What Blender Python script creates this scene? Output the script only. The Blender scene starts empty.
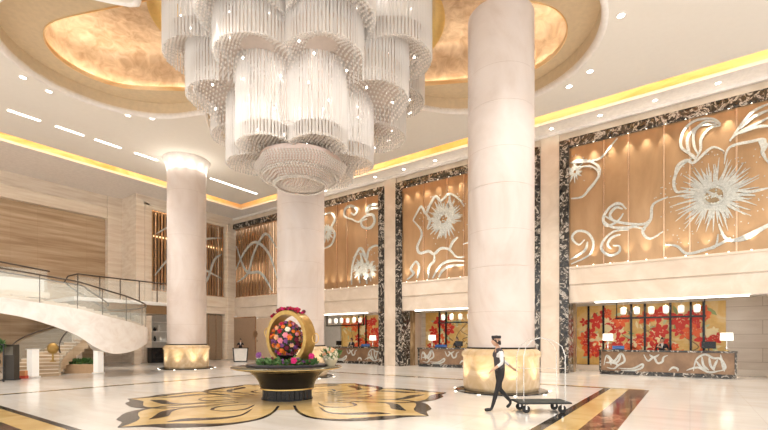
import bpy, bmesh, math, random
from mathutils import Vector, Matrix
random.seed(7)
SC = bpy.context.scene
COL = SC.collection
PI = math.pi
F = 430.0
CH = 1.6                       # camera height
HC, HS = 430/527.77, 306/527.77    # camera heading in room axes

# ---------- view geometry helpers (room axes: X towards the right wall, Y along it) ----------
def ray(px):
    t = (px-384)/F
    return HC+t*HS, HS-t*HC
def on_x(px, py, X):           # point of plane X seen at a pixel -> (Y, Z)
    a, b = ray(px); D = X/a
    return D*b, CH+(340-py)/F*D
def on_y(px, py, Y):
    a, b = ray(px); D = Y/b
    return D*a, CH+(340-py)/F*D
def on_z(px, py, Z):
    D = (Z-CH)*F/(340-py); a, b = ray(px)
    return D*a, D*b
def at(lat, dep, z=0.0):
    return Vector((dep*HC+lat*HS, dep*HS-lat*HC, z))

# ---------- mesh builder ----------
class MB:
    def __init__(s): s.v=[]; s.f=[]; s.m=[]
    def add(s, vs, fs, m=0):
        o=len(s.v); s.v += [tuple(p) for p in vs]; s.f += [tuple(i+o for i in f) for f in fs]; s.m += [m]*len(fs)
    def box(s, x0,x1,y0,y1,z0,z1, m=0, M=None):
        vs=[Vector((x,y,z)) for z in (z0,z1) for y in (y0,y1) for x in (x0,x1)]
        if M: vs=[M@v for v in vs]
        s.add(vs, [(0,2,3,1),(4,5,7,6),(0,1,5,4),(2,6,7,3),(0,4,6,2),(1,3,7,5)], m)
    def lathe(s, prof, n=48, c=(0,0,0), m=0, a0=0, a1=2*PI, close=True):
        full = abs(a1-a0-2*PI)<1e-6
        k = n if full else n+1
        vs=[]
        for i in range(k):
            a=a0+(a1-a0)*i/n
            for r,z in prof: vs.append((c[0]+r*math.cos(a), c[1]+r*math.sin(a), c[2]+z))
        L=len(prof); fs=[]
        for i in range(n):
            j=(i+1)%k
            for q in range(L-1):
                fs.append((i*L+q, j*L+q, j*L+q+1, i*L+q+1))
        s.add(vs,fs,m)
        if full and close:
            if prof[0][0]>1e-4: s.add([vs[i*L] for i in range(k)], [tuple(range(k))[::-1]], m)
            if prof[-1][0]>1e-4: s.add([vs[i*L+L-1] for i in range(k)], [tuple(range(k))], m)
    def tube(s, pts, r, n=8, m=0, caps=True, closed=False):
        pts=[Vector(p) for p in pts]; K=len(pts)
        rr = r if isinstance(r,(list,tuple)) else [r]*K
        vs=[]; prev=None
        for i,p in enumerate(pts):
            if closed: d=(pts[(i+1)%K]-pts[i-1])
            else: d=(pts[min(i+1,K-1)]-pts[max(i-1,0)])
            d.normalize()
            if prev is None:
                u = d.orthogonal().normalized()
            else:
                u = (prev-d*prev.dot(d));
                u = u.normalized() if u.length>1e-5 else d.orthogonal().normalized()
            prev=u; w=d.cross(u)
            for j in range(n):
                a=2*PI*j/n; vs.append(p+(u*math.cos(a)+w*math.sin(a))*rr[i])
        fs=[]
        for i in range(K if closed else K-1):
            i2=(i+1)%K
            for j in range(n):
                j2=(j+1)%n; fs.append((i*n+j,i*n+j2,i2*n+j2,i2*n+j))
        if caps and not closed:
            fs.append(tuple(range(n))[::-1]); fs.append(tuple((K-1)*n+j for j in range(n)))
        s.add(vs,fs,m)
    def prism(s, poly, fn, a, b, m=0):
        """2D outline poly mapped by fn(u,v,h) and extruded between h=a and h=b"""
        n=len(poly)
        vs=[fn(u,v,a) for u,v in poly]+[fn(u,v,b) for u,v in poly]
        fs=[tuple(range(n))[::-1], tuple(range(n,2*n))]+[(i,(i+1)%n,n+(i+1)%n,n+i) for i in range(n)]
        s.add(vs,fs,m)
    def ribbon(s, pts, w, fn, a, b, m=0, smooth=True, taper=True):
        """a flat raised band along pts; w one width or a list of widths"""
        if smooth: P=crom(pts, 5)
        else: P=[Vector(p) for p in pts]
        K=len(P); b=b+(b-a)*.16*random.random()
        def ww(i):
            t=i/(K-1)
            if isinstance(w,(list,tuple)):
                q=t*(len(w)-1); k=min(int(q),len(w)-2); return w[k]+(w[k+1]-w[k])*(q-k)
            if taper: return w*min(1,0.25+3*min(t,1-t))
            return w
        vs=[]
        for i,p in enumerate(P):
            d=(P[min(i+1,K-1)]-P[max(i-1,0)]);
            if d.length<1e-7: d=Vector((1,0))
            d.normalize(); nrm=Vector((-d.y,d.x))*ww(i)*.5
            L=p+nrm; R=p-nrm
            vs += [fn(L.x,L.y,a),fn(R.x,R.y,a),fn(L.x,L.y,b),fn(R.x,R.y,b)]
        fs=[]
        for i in range(K-1):
            o=i*4; q=o+4
            fs += [(o+2,o+3,q+3,q+2),(o,q,q+1,o+1),(o,o+2,q+2,q),(o+1,q+1,q+3,o+3)]
        fs += [(0,1,3,2),((K-1)*4,(K-1)*4+2,(K-1)*4+3,(K-1)*4+1)]
        s.add(vs,fs,m)
    def sphere(s, c, r, m=0, nu=12, nv=8, sc=(1,1,1)):
        prof=[(math.sin(PI*i/nv), -math.cos(PI*i/nv)) for i in range(nv+1)]
        vs=[]; 
        for j in range(nu):
            a=2*PI*j/nu
            for q,z in prof: vs.append((c[0]+r*sc[0]*q*math.cos(a), c[1]+r*sc[1]*q*math.sin(a), c[2]+r*sc[2]*z))
        L=nv+1; fs=[(i*L+q,((i+1)%nu)*L+q,((i+1)%nu)*L+q+1,i*L+q+1) for i in range(nu) for q in range(nv)]
        s.add(vs,fs,m)
    def octa(s, c, r, m=0, h=1.0):
        x,y,z=c
        s.add([(x+r,y,z),(x,y+r,z),(x-r,y,z),(x,y-r,z),(x,y,z+r*h),(x,y,z-r*h)],
              [(0,1,4),(1,2,4),(2,3,4),(3,0,4),(1,0,5),(2,1,5),(3,2,5),(0,3,5)], m)
    def rod(s, x,y,z0,z1,r,m=0,a=0.0):
        vs=[]
        for z in (z0,z1):
            for k in range(4):
                t=a+PI/2*k; vs.append((x+r*math.cos(t),y+r*math.sin(t),z))
        s.add(vs,[(0,1,5,4),(1,2,6,5),(2,3,7,6),(3,0,4,7),(3,2,1,0),(4,5,6,7)],m)
    def build(s, name, mats, parent=None, loc=None, rz=None, smooth=None, bevel=None):
        me=bpy.data.meshes.new(name)
        me.from_pydata(s.v,[],s.f)
        mats = mats if isinstance(mats,(list,tuple)) else [mats]
        for mt in mats: me.materials.append(mt)
        if len(mats)>1: me.polygons.foreach_set('material_index', s.m)
        bm=bmesh.new(); bm.from_mesh(me)
        bmesh.ops.remove_doubles(bm, verts=bm.verts, dist=1e-5) if len(s.v)<60000 else None
        bmesh.ops.recalc_face_normals(bm, faces=bm.faces)
        bm.to_mesh(me); bm.free()
        if smooth is not None:
            me.polygons.foreach_set('use_smooth',[True]*len(me.polygons))
            me.update()
            if smooth<180:
                try: me.set_sharp_from_angle(angle=math.radians(smooth))
                except Exception: pass
        o=bpy.data.objects.new(name, me); COL.objects.link(o)
        if parent is not None: o.parent=parent
        if loc is not None: o.location=loc
        if rz is not None: o.rotation_euler=(0,0,rz)
        if bevel:
            b=o.modifiers.new('bevel','BEVEL'); b.width=bevel; b.segments=2; b.limit_method='ANGLE'
        return o

def crom(pts, n=5):
    P=[Vector((p[0],p[1])) for p in pts]
    if len(P)<3:
        return [P[0].lerp(P[-1],i/n) for i in range(n+1)]
    out=[]
    for i in range(len(P)-1):
        p0=P[max(i-1,0)];p1=P[i];p2=P[i+1];p3=P[min(i+2,len(P)-1)]
        for k in range(n):
            t=k/n
            out.append(.5*((2*p1)+(p2-p0)*t+(2*p0-5*p1+4*p2-p3)*t*t+(3*p1-p0-3*p2+p3)*t**3))
    out.append(P[-1]); return out

def tag(o,label=None,cat=None,group=None,kind=None):
    if label: o['label']=label
    if cat: o['category']=cat
    if group: o['group']=group
    if kind: o['kind']=kind
    return o
def thing(name,label,cat,loc=(0,0,0),rz=0,group=None,kind=None):
    o=bpy.data.objects.new(name,None); COL.objects.link(o); o.location=loc; o.rotation_euler=(0,0,rz)
    o.empty_display_size=.2
    return tag(o,label,cat,group,kind)
def struct(o,cat=None):
    o['kind']='structure'; return o
def copy_tree(o,parent=None):
    c=o.copy(); COL.objects.link(c)
    if parent is not None: c.parent=parent
    for ch in list(o.children): copy_tree(ch,c)
    return c
def dup(o,loc=None,rz=None,label=None,group=None):
    c=copy_tree(o)
    if loc is not None: c.location=loc
    if rz is not None: c.rotation_euler=(0,0,rz)
    if label: c['label']=label
    if group: c['group']=group
    return c

# ---------- materials ----------
def new_mat(name):
    m=bpy.data.materials.new(name); m.use_nodes=True; nt=m.node_tree
    b=nt.nodes['Principled BSDF']; return m,nt,b
def coords(nt, scale=(1,1,1), rot=(0,0,0)):
    tc=nt.nodes.new('ShaderNodeTexCoord'); mp=nt.nodes.new('ShaderNodeMapping')
    nt.links.new(tc.outputs['Object'],mp.inputs['Vector'])
    mp.inputs['Scale'].default_value=scale; mp.inputs['Rotation'].default_value=rot
    return mp.outputs['Vector']
def ramp(nt, fac, stops):
    r=nt.nodes.new('ShaderNodeValToRGB'); nt.links.new(fac,r.inputs['Fac'])
    e=r.color_ramp.elements
    e[0].position=stops[0][0]; e[0].color=(*stops[0][1],1)
    e[1].position=stops[-1][0]; e[1].color=(*stops[-1][1],1)
    for p,c in stops[1:-1]:
        x=e.new(p); x.color=(*c,1)
    return r.outputs['Color']
def noise(nt, vec, scale, detail=4, rough=.55, dist=0):
    n=nt.nodes.new('ShaderNodeTexNoise'); nt.links.new(vec,n.inputs['Vector'])
    n.inputs['Scale'].default_value=scale; n.inputs['Detail'].default_value=detail
    n.inputs['Roughness'].default_value=rough; n.inputs['Distortion'].default_value=dist
    return n.outputs['Fac']
def plain(name,col,rough=.5,metal=0,emis=None,es=0,spec=None,coat=0,var=.04):
    m,nt,b=new_mat(name)
    v=coords(nt); f=noise(nt,v,6,2)
    c0=tuple(x*(1-var) for x in col); c1=tuple(min(1,x*(1+var)) for x in col)
    nt.links.new(ramp(nt,f,[(.35,c0),(.65,c1)]),b.inputs['Base Color'])
    b.inputs['Roughness'].default_value=rough; b.inputs['Metallic'].default_value=metal
    if spec is not None: b.inputs['Specular IOR Level'].default_value=spec
    if coat: b.inputs['Coat Weight'].default_value=coat
    if emis: b.inputs['Emission Color'].default_value=(*emis,1); b.inputs['Emission Strength'].default_value=es
    return m
def veined(name, stops, scale=.6, rough=.2, stretch=(1,1,1), dist=1.5, detail=6, bump=0, metal=0, brick=None, mortar=(.5,.42,.34), bsize=.006, axes=None, c2=(.93,.92,.9)):
    m,nt,b=new_mat(name)
    v=coords(nt,stretch); f=noise(nt,v,scale,detail,.6,dist)
    col=ramp(nt,f,stops)
    if brick:
        tc=nt.nodes.new('ShaderNodeTexCoord'); sx=nt.nodes.new('ShaderNodeSeparateXYZ'); cx=nt.nodes.new('ShaderNodeCombineXYZ')
        nt.links.new(tc.outputs['Object'],sx.inputs[0])
        a=axes or 'YZ'
        nt.links.new(sx.outputs[a[0]],cx.inputs['X']); nt.links.new(sx.outputs[a[1]],cx.inputs['Y'])
        br=nt.nodes.new('ShaderNodeTexBrick'); nt.links.new(cx.outputs[0],br.inputs['Vector'])
        br.inputs['Scale'].default_value=1; br.inputs['Brick Width'].default_value=brick[0]; br.inputs['Row Height'].default_value=brick[1]
        br.inputs['Mortar Size'].default_value=bsize; br.inputs['Mortar Smooth'].default_value=.2
        br.inputs['Color1'].default_value=(1,1,1,1); br.inputs['Color2'].default_value=(*c2,1); br.inputs['Mortar'].default_value=(*mortar,1)
        br.offset = brick[2] if len(brick)>2 else .5
        mx=nt.nodes.new('ShaderNodeMix'); mx.data_type='RGBA'; mx.blend_type='MULTIPLY'; mx.inputs['Factor'].default_value=1
        nt.links.new(col,mx.inputs['A']); nt.links.new(br.outputs['Color'],mx.inputs['B']); col=mx.outputs['Result']
    nt.links.new(col,b.inputs['Base Color'])
    b.inputs['Roughness'].default_value=rough; b.inputs['Metallic'].default_value=metal
    if bump:
        bp=nt.nodes.new('ShaderNodeBump'); bp.inputs['Strength'].default_value=bump; bp.inputs['Distance'].default_value=.02
        nt.links.new(f,bp.inputs['Height']); nt.links.new(bp.outputs['Normal'],b.inputs['Normal'])
    return m
def lamp_mat(name,col,s):
    m,nt,b=new_mat(name)
    b.inputs['Base Color'].default_value=(*col,1)
    b.inputs['Emission Color'].default_value=(*col,1); b.inputs['Emission Strength'].default_value=s
    return m
def glassy(name,col,alpha,rough=.05,trans=0.0):
    m,nt,b=new_mat(name)
    b.inputs['Base Color'].default_value=(*col,1); b.inputs['Roughness'].default_value=rough
    out=nt.nodes['Material Output']; mx=nt.nodes.new('ShaderNodeMixShader'); tr=nt.nodes.new('ShaderNodeBsdfTransparent')
    mx.inputs[0].default_value=alpha
    nt.links.new(tr.outputs[0],mx.inputs[1]); nt.links.new(b.outputs[0],mx.inputs[2]); nt.links.new(mx.outputs[0],out.inputs[0])
    return m
def crystal(name,col,alpha,tl=.5,rough=.12):
    """clear cut crystal: part see-through, part shiny, part passing light on"""
    m,nt,b=new_mat(name)
    b.inputs['Base Color'].default_value=(*col,1); b.inputs['Roughness'].default_value=rough
    b.inputs['Specular IOR Level'].default_value=1.0
    out=nt.nodes['Material Output']; tr=nt.nodes.new('ShaderNodeBsdfTransparent')
    tn=nt.nodes.new('ShaderNodeBsdfTranslucent'); tn.inputs[0].default_value=(*col,1)
    m1=nt.nodes.new('ShaderNodeMixShader'); m1.inputs[0].default_value=tl
    nt.links.new(b.outputs[0],m1.inputs[1]); nt.links.new(tn.outputs[0],m1.inputs[2])
    m2=nt.nodes.new('ShaderNodeMixShader'); m2.inputs[0].default_value=alpha
    nt.links.new(tr.outputs[0],m2.inputs[1]); nt.links.new(m1.outputs[0],m2.inputs[2]); nt.links.new(m2.outputs[0],out.inputs[0])
    return m

M={}
M['ceiling']=plain('ceiling_paint',(.84,.80,.745),.85,var=.008)
M['ceiling_white']=plain('ceiling_molding_paint',(.85,.80,.76),.7)
M['shelf_tan']=plain('tan_ceiling_paint',(.68,.54,.36),.7)
M['gold_leaf']=veined('gold_leaf',[(.3,(.42,.29,.18)),(.5,(.60,.46,.32)),(.7,(.78,.65,.50))],2.2,.5,dist=.8,bump=.5,detail=9,metal=.15)
M['onyx']=veined('honey_onyx',[(.3,(.80,.42,.14)),(.5,(.93,.64,.32)),(.7,(.98,.80,.55))],.5,.35,stretch=(1,.4,2),detail=4)
M['stone']=veined('cream_marble',[(.35,(.66,.55,.44)),(.55,(.73,.62,.51)),(.7,(.79,.69,.59))],.5,.3,dist=2)
M['stone_band']=veined('cream_marble_band',[(.35,(.78,.69,.60)),(.55,(.82,.74,.66)),(.7,(.88,.81,.74))],.45,.3,dist=2)
M['column']=veined('column_marble',[(.3,(.60,.49,.43)),(.45,(.69,.60,.55)),(.6,(.74,.66,.62)),(.75,(.80,.74,.70))],.45,.3,stretch=(1,1,.6),dist=.9,brick=(6,2.45,.5),axes='XZ',mortar=(.80,.75,.71),bsize=.006,c2=(.985,.98,.975))
M['column_base']=veined('golden_marble',[(.3,(.54,.37,.19)),(.5,(.66,.49,.30)),(.7,(.80,.65,.45))],.8,.22,dist=3)
M['travertine']=veined('travertine_wall',[(.32,(.34,.23,.135)),(.45,(.45,.32,.20)),(.58,(.54,.405,.27)),(.7,(.66,.52,.37))],1.0,.5,stretch=(.25,1,4.5),dist=.3,detail=7,brick=(1.35,1.1,0),axes='XZ',mortar=(.8,.76,.7),bsize=.006)
M['trav_pale']=veined('pale_travertine',[(.3,(.66,.54,.42)),(.5,(.77,.66,.54)),(.7,(.85,.76,.65))],1.2,.4,stretch=(.4,1,4),dist=.3)
M['block_wall']=veined('stone_block_wall',[(.3,(.64,.55,.46)),(.5,(.73,.64,.55)),(.7,(.80,.72,.64))],1.2,.35,stretch=(1,.4,3),dist=.5,brick=(2.6,.62,.5),mortar=(.6,.54,.48),bsize=.012)
M['dark_marble']=veined('dark_veined_marble',[(.36,(.008,.008,.009)),(.50,(.04,.037,.033)),(.55,(.16,.13,.10)),(.60,(.65,.60,.54)),(.65,(.09,.075,.06)),(.8,(.02,.018,.016))],2.6,.18,dist=2.2,detail=9)
M['brown_marble']=veined('brown_grained_marble',[(.3,(.07,.045,.02)),(.5,(.25,.17,.09)),(.7,(.45,.34,.2))],1.6,.2,stretch=(1,1,.35),dist=1.2,detail=9)
M['dark_red_marble']=veined('dark_red_marble',[(.35,(.03,.02,.018)),(.52,(.11,.05,.035)),(.62,(.42,.22,.13)),(.68,(.1,.06,.05)),(.8,(.04,.03,.025))],1.5,.1,dist=2,detail=8)
M['bronze']=veined('bronze_sheet',[(.3,(.38,.235,.125)),(.5,(.47,.295,.16)),(.7,(.57,.37,.215))],.7,.33,stretch=(1,1,.3),dist=.4,metal=.7)
M['bronze_trim']=plain('polished_bronze',(.72,.50,.34),.25,.9)
M['silver']=veined('silver_leaf',[(.3,(.38,.39,.36)),(.6,(.56,.57,.54)),(.75,(.66,.67,.64))],9,.5,detail=3,metal=.0)
M['floor']=None
M['inlay_gold']=veined('golden_floor_marble',[(.3,(.56,.36,.13)),(.5,(.70,.49,.21)),(.7,(.80,.60,.30))],.6,.10,dist=1.5)
M['inlay_dark']=veined('black_floor_marble',[(.3,(.010,.009,.008)),(.55,(.022,.018,.015)),(.7,(.08,.06,.05))],2.5,.12,dist=1.5,detail=8)
M['inlay_dark'].node_tree.nodes['Principled BSDF'].inputs['Specular IOR Level'].default_value=.25
M['black']=plain('black_lacquer',(.010,.009,.010),.16,spec=.35)
M['black_matte']=plain('black_rubber',(.02,.02,.02),.6)
M['gold']=plain('brushed_gold',(.80,.55,.20),.28,.9)
M['ring_gold']=veined('gilded_ring',[(.3,(.34,.20,.055)),(.6,(.47,.30,.09)),(.75,(.60,.41,.16))],5,.38,metal=.6,dist=.5)
M['white']=plain('white_paint',(.85,.83,.80),.5)
M['lamp_shade']=lamp_mat('glowing_lamp_shade',(.95,.88,.78),1.0)
M['lantern']=lamp_mat('lantern_glass',(.92,.85,.76),.55)
M['led']=lamp_mat('led_strip',(1,.95,.86),6)
M['led_warm']=lamp_mat('warm_led_strip',(1,.87,.60),13)
M['led_dome']=lamp_mat('dome_led_strip',(1,.90,.72),24)
M['accent']=lamp_mat('accent_lamp_lens',(1,.92,.80),3)
M['downlight']=lamp_mat('downlight_lens',(1,.95,.88),9)
M['bulb']=lamp_mat('chandelier_bulb',(1,.90,.80),14)
M['chrome']=plain('pale_chrome',(.78,.77,.75),.2,.9)
M['glass']=glassy('clear_glass',(.80,.85,.80),.13,.03)
M['rail']=plain('dark_bronze_rail',(.07,.05,.035),.3,.5)
M['crystal']=crystal('crystal_rod',(.95,.93,.91),.62,.45)
M['bead']=crystal('crystal_bead',(.93,.88,.84),.85,.3,.08)
M['frost']=plain('chandelier_plate',(.56,.48,.43),.4,.3)
M['wood']=plain('light_wood',(.50,.30,.15),.5)
def floor_mat():
    m,nt,b=new_mat('polished_floor_marble')
    v=coords(nt,(1,.35,1)); f=noise(nt,v,.9,7,.6,1.2)
    col=ramp(nt,f,[(.32,(.72,.66,.59)),(.5,(.79,.745,.69)),(.7,(.83,.80,.76))])
    tc=nt.nodes.new('ShaderNodeTexCoord'); br=nt.nodes.new('ShaderNodeTexBrick'); nt.links.new(tc.outputs['Object'],br.inputs['Vector'])
    br.offset=0; br.inputs['Scale'].default_value=1; br.inputs['Brick Width'].default_value=1.2; br.inputs['Row Height'].default_value=1.2
    br.inputs['Mortar Size'].default_value=.004; br.inputs['Color1'].default_value=(1,1,1,1); br.inputs['Color2'].default_value=(.96,.955,.95,1); br.inputs['Mortar'].default_value=(.82,.78,.74,1)
    mx=nt.nodes.new('ShaderNodeMix'); mx.data_type='RGBA'; mx.blend_type='MULTIPLY'; mx.inputs['Factor'].default_value=1
    nt.links.new(col,mx.inputs['A']); nt.links.new(br.outputs['Color'],mx.inputs['B'])
    nt.links.new(mx.outputs['Result'],b.inputs['Base Color'])
    b.inputs['Roughness'].default_value=.13; b.inputs['Specular IOR Level'].default_value=.6
    return m
M['floor']=floor_mat()
# ================= camera, view, world =================
cam=bpy.data.cameras.new('camera'); co=bpy.data.objects.new('camera',cam); COL.objects.link(co)
co.location=(0,0,CH); co.rotation_euler=(PI/2,0,math.atan2(HS,HC)-PI/2)
cam.sensor_width=36; cam.lens=36*F/768; cam.shift_y=(340-215)/768; cam.clip_end=200
SC.camera=co
SC.view_settings.view_transform='Standard'; SC.view_settings.look='None'; SC.view_settings.gamma=1
SC.view_settings.exposure=EXPO=0.32
w=bpy.data.worlds.new('world'); SC.world=w; w.use_nodes=True
w.node_tree.nodes['Background'].inputs[0].default_value=(1,.975,.94,1)
w.node_tree.nodes['Background'].inputs[1].default_value=1.7
try:
    SC.cycles.max_bounces=8; SC.cycles.diffuse_bounces=4; SC.cycles.transparent_max_bounces=14
    SC.cycles.sample_clamp_indirect=4; SC.cycles.caustics_reflective=False; SC.cycles.caustics_refractive=False
except Exception: pass

ZC=11.7                    # ceiling height
XW=22.0                    # right wall plane
YW=31.0; YT=33.6           # left wall: screen wall, travertine wall behind the stair
I3=lambda u,v,h:(u,v,h)    # plan mapping
def WX(X0):                # right-wall mapping: (Y, Z, distance in front of X0)
    return lambda u,v,h:(X0-h,u,v)

# ---- floor ----
b=MB(); b.box(-12,26,-14,35,-.2,0); struct(b.build('floor',M['floor']))

# ---- lobed outlines of the ceiling recess ----
def lobes(circles, center, n=300):
    out=[]
    for i in range(n):
        a=2*PI*i/n; d=Vector((math.cos(a),math.sin(a))); best=.1
        for (cx,cy,r) in circles:
            o=Vector(center)-Vector((cx,cy)); B=o.dot(d); Cc=o.dot(o)-r*r; disc=B*B-Cc
            if disc>0: best=max(best,-B+math.sqrt(disc))
        out.append(best)
    # soften the cusps a little
    for _ in range(3): out=[(out[i-1]+2*out[i]+out[(i+1)%n])/4 for i in range(n)]
    return out
def outline(rs,center,off=0):
    n=len(rs); return [(center[0]+(r+off)*math.cos(2*PI*i/n), center[1]+(r+off)*math.sin(2*PI*i/n)) for i,r in enumerate(rs)]
DC=(10.9,11.6)
R_out=lobes([(7.3,17.25,3.55),(14.25,6.1,3.95),(14.6,15.5,4.1),(7.0,7.6,4.0),(10.9,11.6,5.0)],DC)
def cap(c,r): return [(DC[0]+(c[0]-DC[0])*k/8, DC[1]+(c[1]-DC[1])*k/8, r+ (8-k)*.12) for k in range(9)]
R_in=lobes(cap((7.3,17.8),2.05)+cap((15.25,5.45),2.05)+cap((14.6,15.8),2.05)+cap((7.2,7.4),2.05)+[(DC[0],DC[1],4.4)],DC)
def ring_sheet(mb,outer,inner,z,m=0):
    n=len(outer); mb.add([(x,y,z) for x,y in outer]+[(x,y,z) for x,y in inner],[(i,(i+1)%n,n+(i+1)%n,n+i) for i in range(n)],m)
def wall_strip(mb,pl,z0,z1,m=0):
    n=len(pl); mb.add([(x,y,z0) for x,y in pl]+[(x,y,z1) for x,y in pl],[(i,(i+1)%n,n+(i+1)%n,n+i) for i in range(n)],m)

# main ceiling plate with a lobed hole, and a slot along both walls
CX1,CY1=19.9,27.3
def rect_ray(x0,x1,y0,y1,c,n):
    out=[]
    for i in range(n):
        a=2*PI*i/n; dx,dy=math.cos(a),math.sin(a)
        t=min(((x1 if dx>0 else x0)-c[0])/dx if abs(dx)>1e-9 else 1e9, ((y1 if dy>0 else y0)-c[1])/dy if abs(dy)>1e-9 else 1e9)
        out.append((c[0]+dx*t,c[1]+dy*t))
    # move the nearest sample onto each corner
    for cx in (x0,x1):
        for cy in (y0,y1):
            k=min(range(n),key=lambda i:(out[i][0]-cx)**2+(out[i][1]-cy)**2); out[k]=(cx,cy)
    return out
b=MB()
o1=outline(R_out,DC,.0); rr=rect_ray(-12,CX1,-14,CY1,DC,len(o1))
ring_sheet(b,rr,o1,ZC); ring_sheet(b,rr,o1,ZC+.12); wall_strip(b,rr,ZC,ZC+.12)
struct(b.build('ceiling',M['ceiling']))
# slot roof and soffits
b=MB(); b.box(CX1-.6,20.8+.1,-14,28.4+.1,12.75,12.85); b.box(-12,20.8+.1,CY1-.6,28.4+.1,12.75,12.85)
b.box(CX1-.62,CX1-.6,-14,CY1-.6,ZC+.1,12.8); b.box(-12,CX1-.6,CY1-.62,CY1-.6,ZC+.1,12.8)
struct(b.build('trim_1',M['onyx']))
b=MB(); b.box(20.8,22.6,-14,34,ZC,ZC+.14); b.box(-12,20.8,28.4,34,ZC,ZC+.14)
b.box(20.74,20.86,-14,28.46,ZC-.03,ZC+.10); b.box(-12,20.86,28.34,28.46,ZC-.03,ZC+.10)
b.box(21.82,22,-14,31,ZC-.14,ZC)
struct(b.build('trim_2',M['ceiling_white'],bevel=.02))
b=MB(); b.box(20.9,20.96,-14,28.5,ZC+.1,12.8); b.box(-12,20.96,28.5,28.56,ZC+.1,12.8)
struct(b.build('trim_3',M['onyx']))
# led strips hidden in the slot, on the room side of it
t=thing('cove_light','warm LED strip hidden in the ceiling slot along both walls','cove light',(0,0,0))
b=MB(); b.box(CX1-.34,CX1-.28,-13.5,CY1-.2,ZC+.16,ZC+.24); b.build('light_strip',M['led_warm'],t)
b=MB(); b.box(-11.5,CX1-.2,CY1-.34,CY1-.28,ZC+.16,ZC+.24); b.build('light_strip',M['led_warm'],t)

# recess: white rim moulding, riser, tan shelf, gold wall and gold vault
ZS=12.3; ZV=13.9
b=MB()
for off,z in ((0.0,0.0),):
    n=len(R_out)
    prof=[(.16,0),(.14,-.05),(.05,-.08),(-.02,-.05),(-.05,.05),(-.05,.16)]
    rings=[[(*p,ZC+dz) for p in outline(R_out,DC,o)] for o,dz in prof]
    vs=[v for r in rings for v in r]; fs=[]
    for k in range(len(rings)-1):
        for i in range(n): fs.append((k*n+i,k*n+(i+1)%n,(k+1)*n+(i+1)%n,(k+1)*n+i))
    b.add(vs,fs)
struct(b.build('trim_4',M['ceiling_white'],smooth=60))
b=MB(); o2=outline(R_out,DC,-.05); i2=outline(R_in,DC,0); wall_strip(b,o2,ZC+.1,ZS); ring_sheet(b,o2,i2,ZS)
struct(b.build('trim_5',M['shelf_tan'],smooth=40))
b=MB(); wall_strip(b,i2,ZS-.05,ZS+.12); i2b=outline(R_in,DC,.04); wall_strip(b,i2b,ZS-.05,ZS+.12); ring_sheet(b,i2,i2b,ZS-.05); ring_sheet(b,i2,i2b,ZS+.12)
struct(b.build('trim_6',M['onyx'],smooth=40))
b=MB(); i3=outline(R_in,DC,.42); wall_strip(b,i3,ZS,ZV-.5)
ring_sheet(b,i3,i2,ZS+.005)
n=len(R_in)
levels=[(.42,ZV-.5),(.30,ZV-.25),(.0,ZV-.06),(-.5,ZV)]
rings=[[(*p,z) for p in outline(R_in,DC,o)] for o,z in levels]
vs=[v for r in rings for v in r]; fs=[(k*n+i,k*n+(i+1)%n,(k+1)*n+(i+1)%n,(k+1)*n+i) for k in range(3) for i in range(n)]
b.add(vs,fs); b.add([(*p,ZV) for p in outline(R_in,DC,-.5)]+[(DC[0],DC[1],ZV)],[(i,(i+1)%n,n) for i in range(n)])
struct(b.build('ceiling',M['gold_leaf'],smooth=40))
t=thing('dome_light','warm LED strip tucked behind the lip of the gold ceiling recess','cove light')
b=MB(); a1=outline(R_in,DC,.16); a2=outline(R_in,DC,.24); ring_sheet(b,a1,a2,ZS+.06); wall_strip(b,a2,ZS+.012,ZS+.06); wall_strip(b,a1,ZS+.012,ZS+.06)
b.build('light_strip',M['led_dome'],t)

# ---- right wall ----
bays=[(-12.9,-4.35),(-3.45,5.15),(6.05,14.7),(15.56,24.2),(25.05,31.0)]
FW=.42; ZB=5.1; ZT=10.85; ZTO=11.2; ZO=3.4
b=MB()
b.box(XW,XW+.3,-14,25.45,ZO,ZC+.1); b.box(XW,XW+.3,25.45,31.3,ZT,ZC+.1)   # upper wall
struct(b.build('wall_right',M['stone']))
# moulding lines of the marble band between panels and desks
for (y0,y1) in bays:
    b=MB()
    b.box(XW-.07,XW,y0+FW,y1-FW,ZB-.85,ZB-.02); b.box(XW-.11,XW,y0+FW,y1-FW,ZB-.10,ZB)
    b.box(XW-.03,XW,y0+FW,y1-FW,ZO,ZB-.9)
    struct(b.build('wall_right',M['stone'],bevel=.012))
ys=[-4.35,-3.45,5.15,6.05,14.7,15.56,24.2,25.05]
for k in range(0,8,2):
    b=MB(); b.box(XW-.1,XW+.3,ys[k],ys[k+1],0,ZC-.12); b.box(XW+.3,25,ys[k],ys[k+1],0,ZO); struct(b.build('wall_right',M['stone'],bevel=.012))
b=MB(); b.box(25,25.3,-14,26,0,4)
struct(b.build('wall_back',M['block_wall']))
b=MB(); b.box(22.25,25.1,-14,31,ZO+.12,ZO+.3); b.box(22.0,22.3,-14,31.0,ZO-.02,ZO+.2)
struct(b.build('ceiling',M['ceiling_white']))
# dark marble frames of the bays (frame + deep jamb below)
tr=6
b=None
for k,(y0,y1) in enumerate(bays):
    b=MB()
    for (a,c) in ((y0,y0+FW),(y1-FW,y1)):
        if k==4 and c>30.9: continue
        b.box(XW-.16,XW+.02,a,c,0,ZTO); b.box(XW,XW+.9,a,c,0,ZO+.1)
    b.box(XW-.16,XW+.02,y0+FW,y1-(0 if k==4 else FW),ZT-.05,ZTO)
    struct(b.build('trim_%d'%(7+k),M['dark_marble'],bevel=.02))
    b=MB()
    for (a,c) in ((y0+.02,y0+FW),(y1-FW,y1-.02)):
        if k==4 and c>30.9: continue
        b.box(XW+.9,XW+1.5,a,c,0,ZO+.1)
    struct(b.build('trim_%d'%(17+k),M['brown_marble']))
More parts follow.
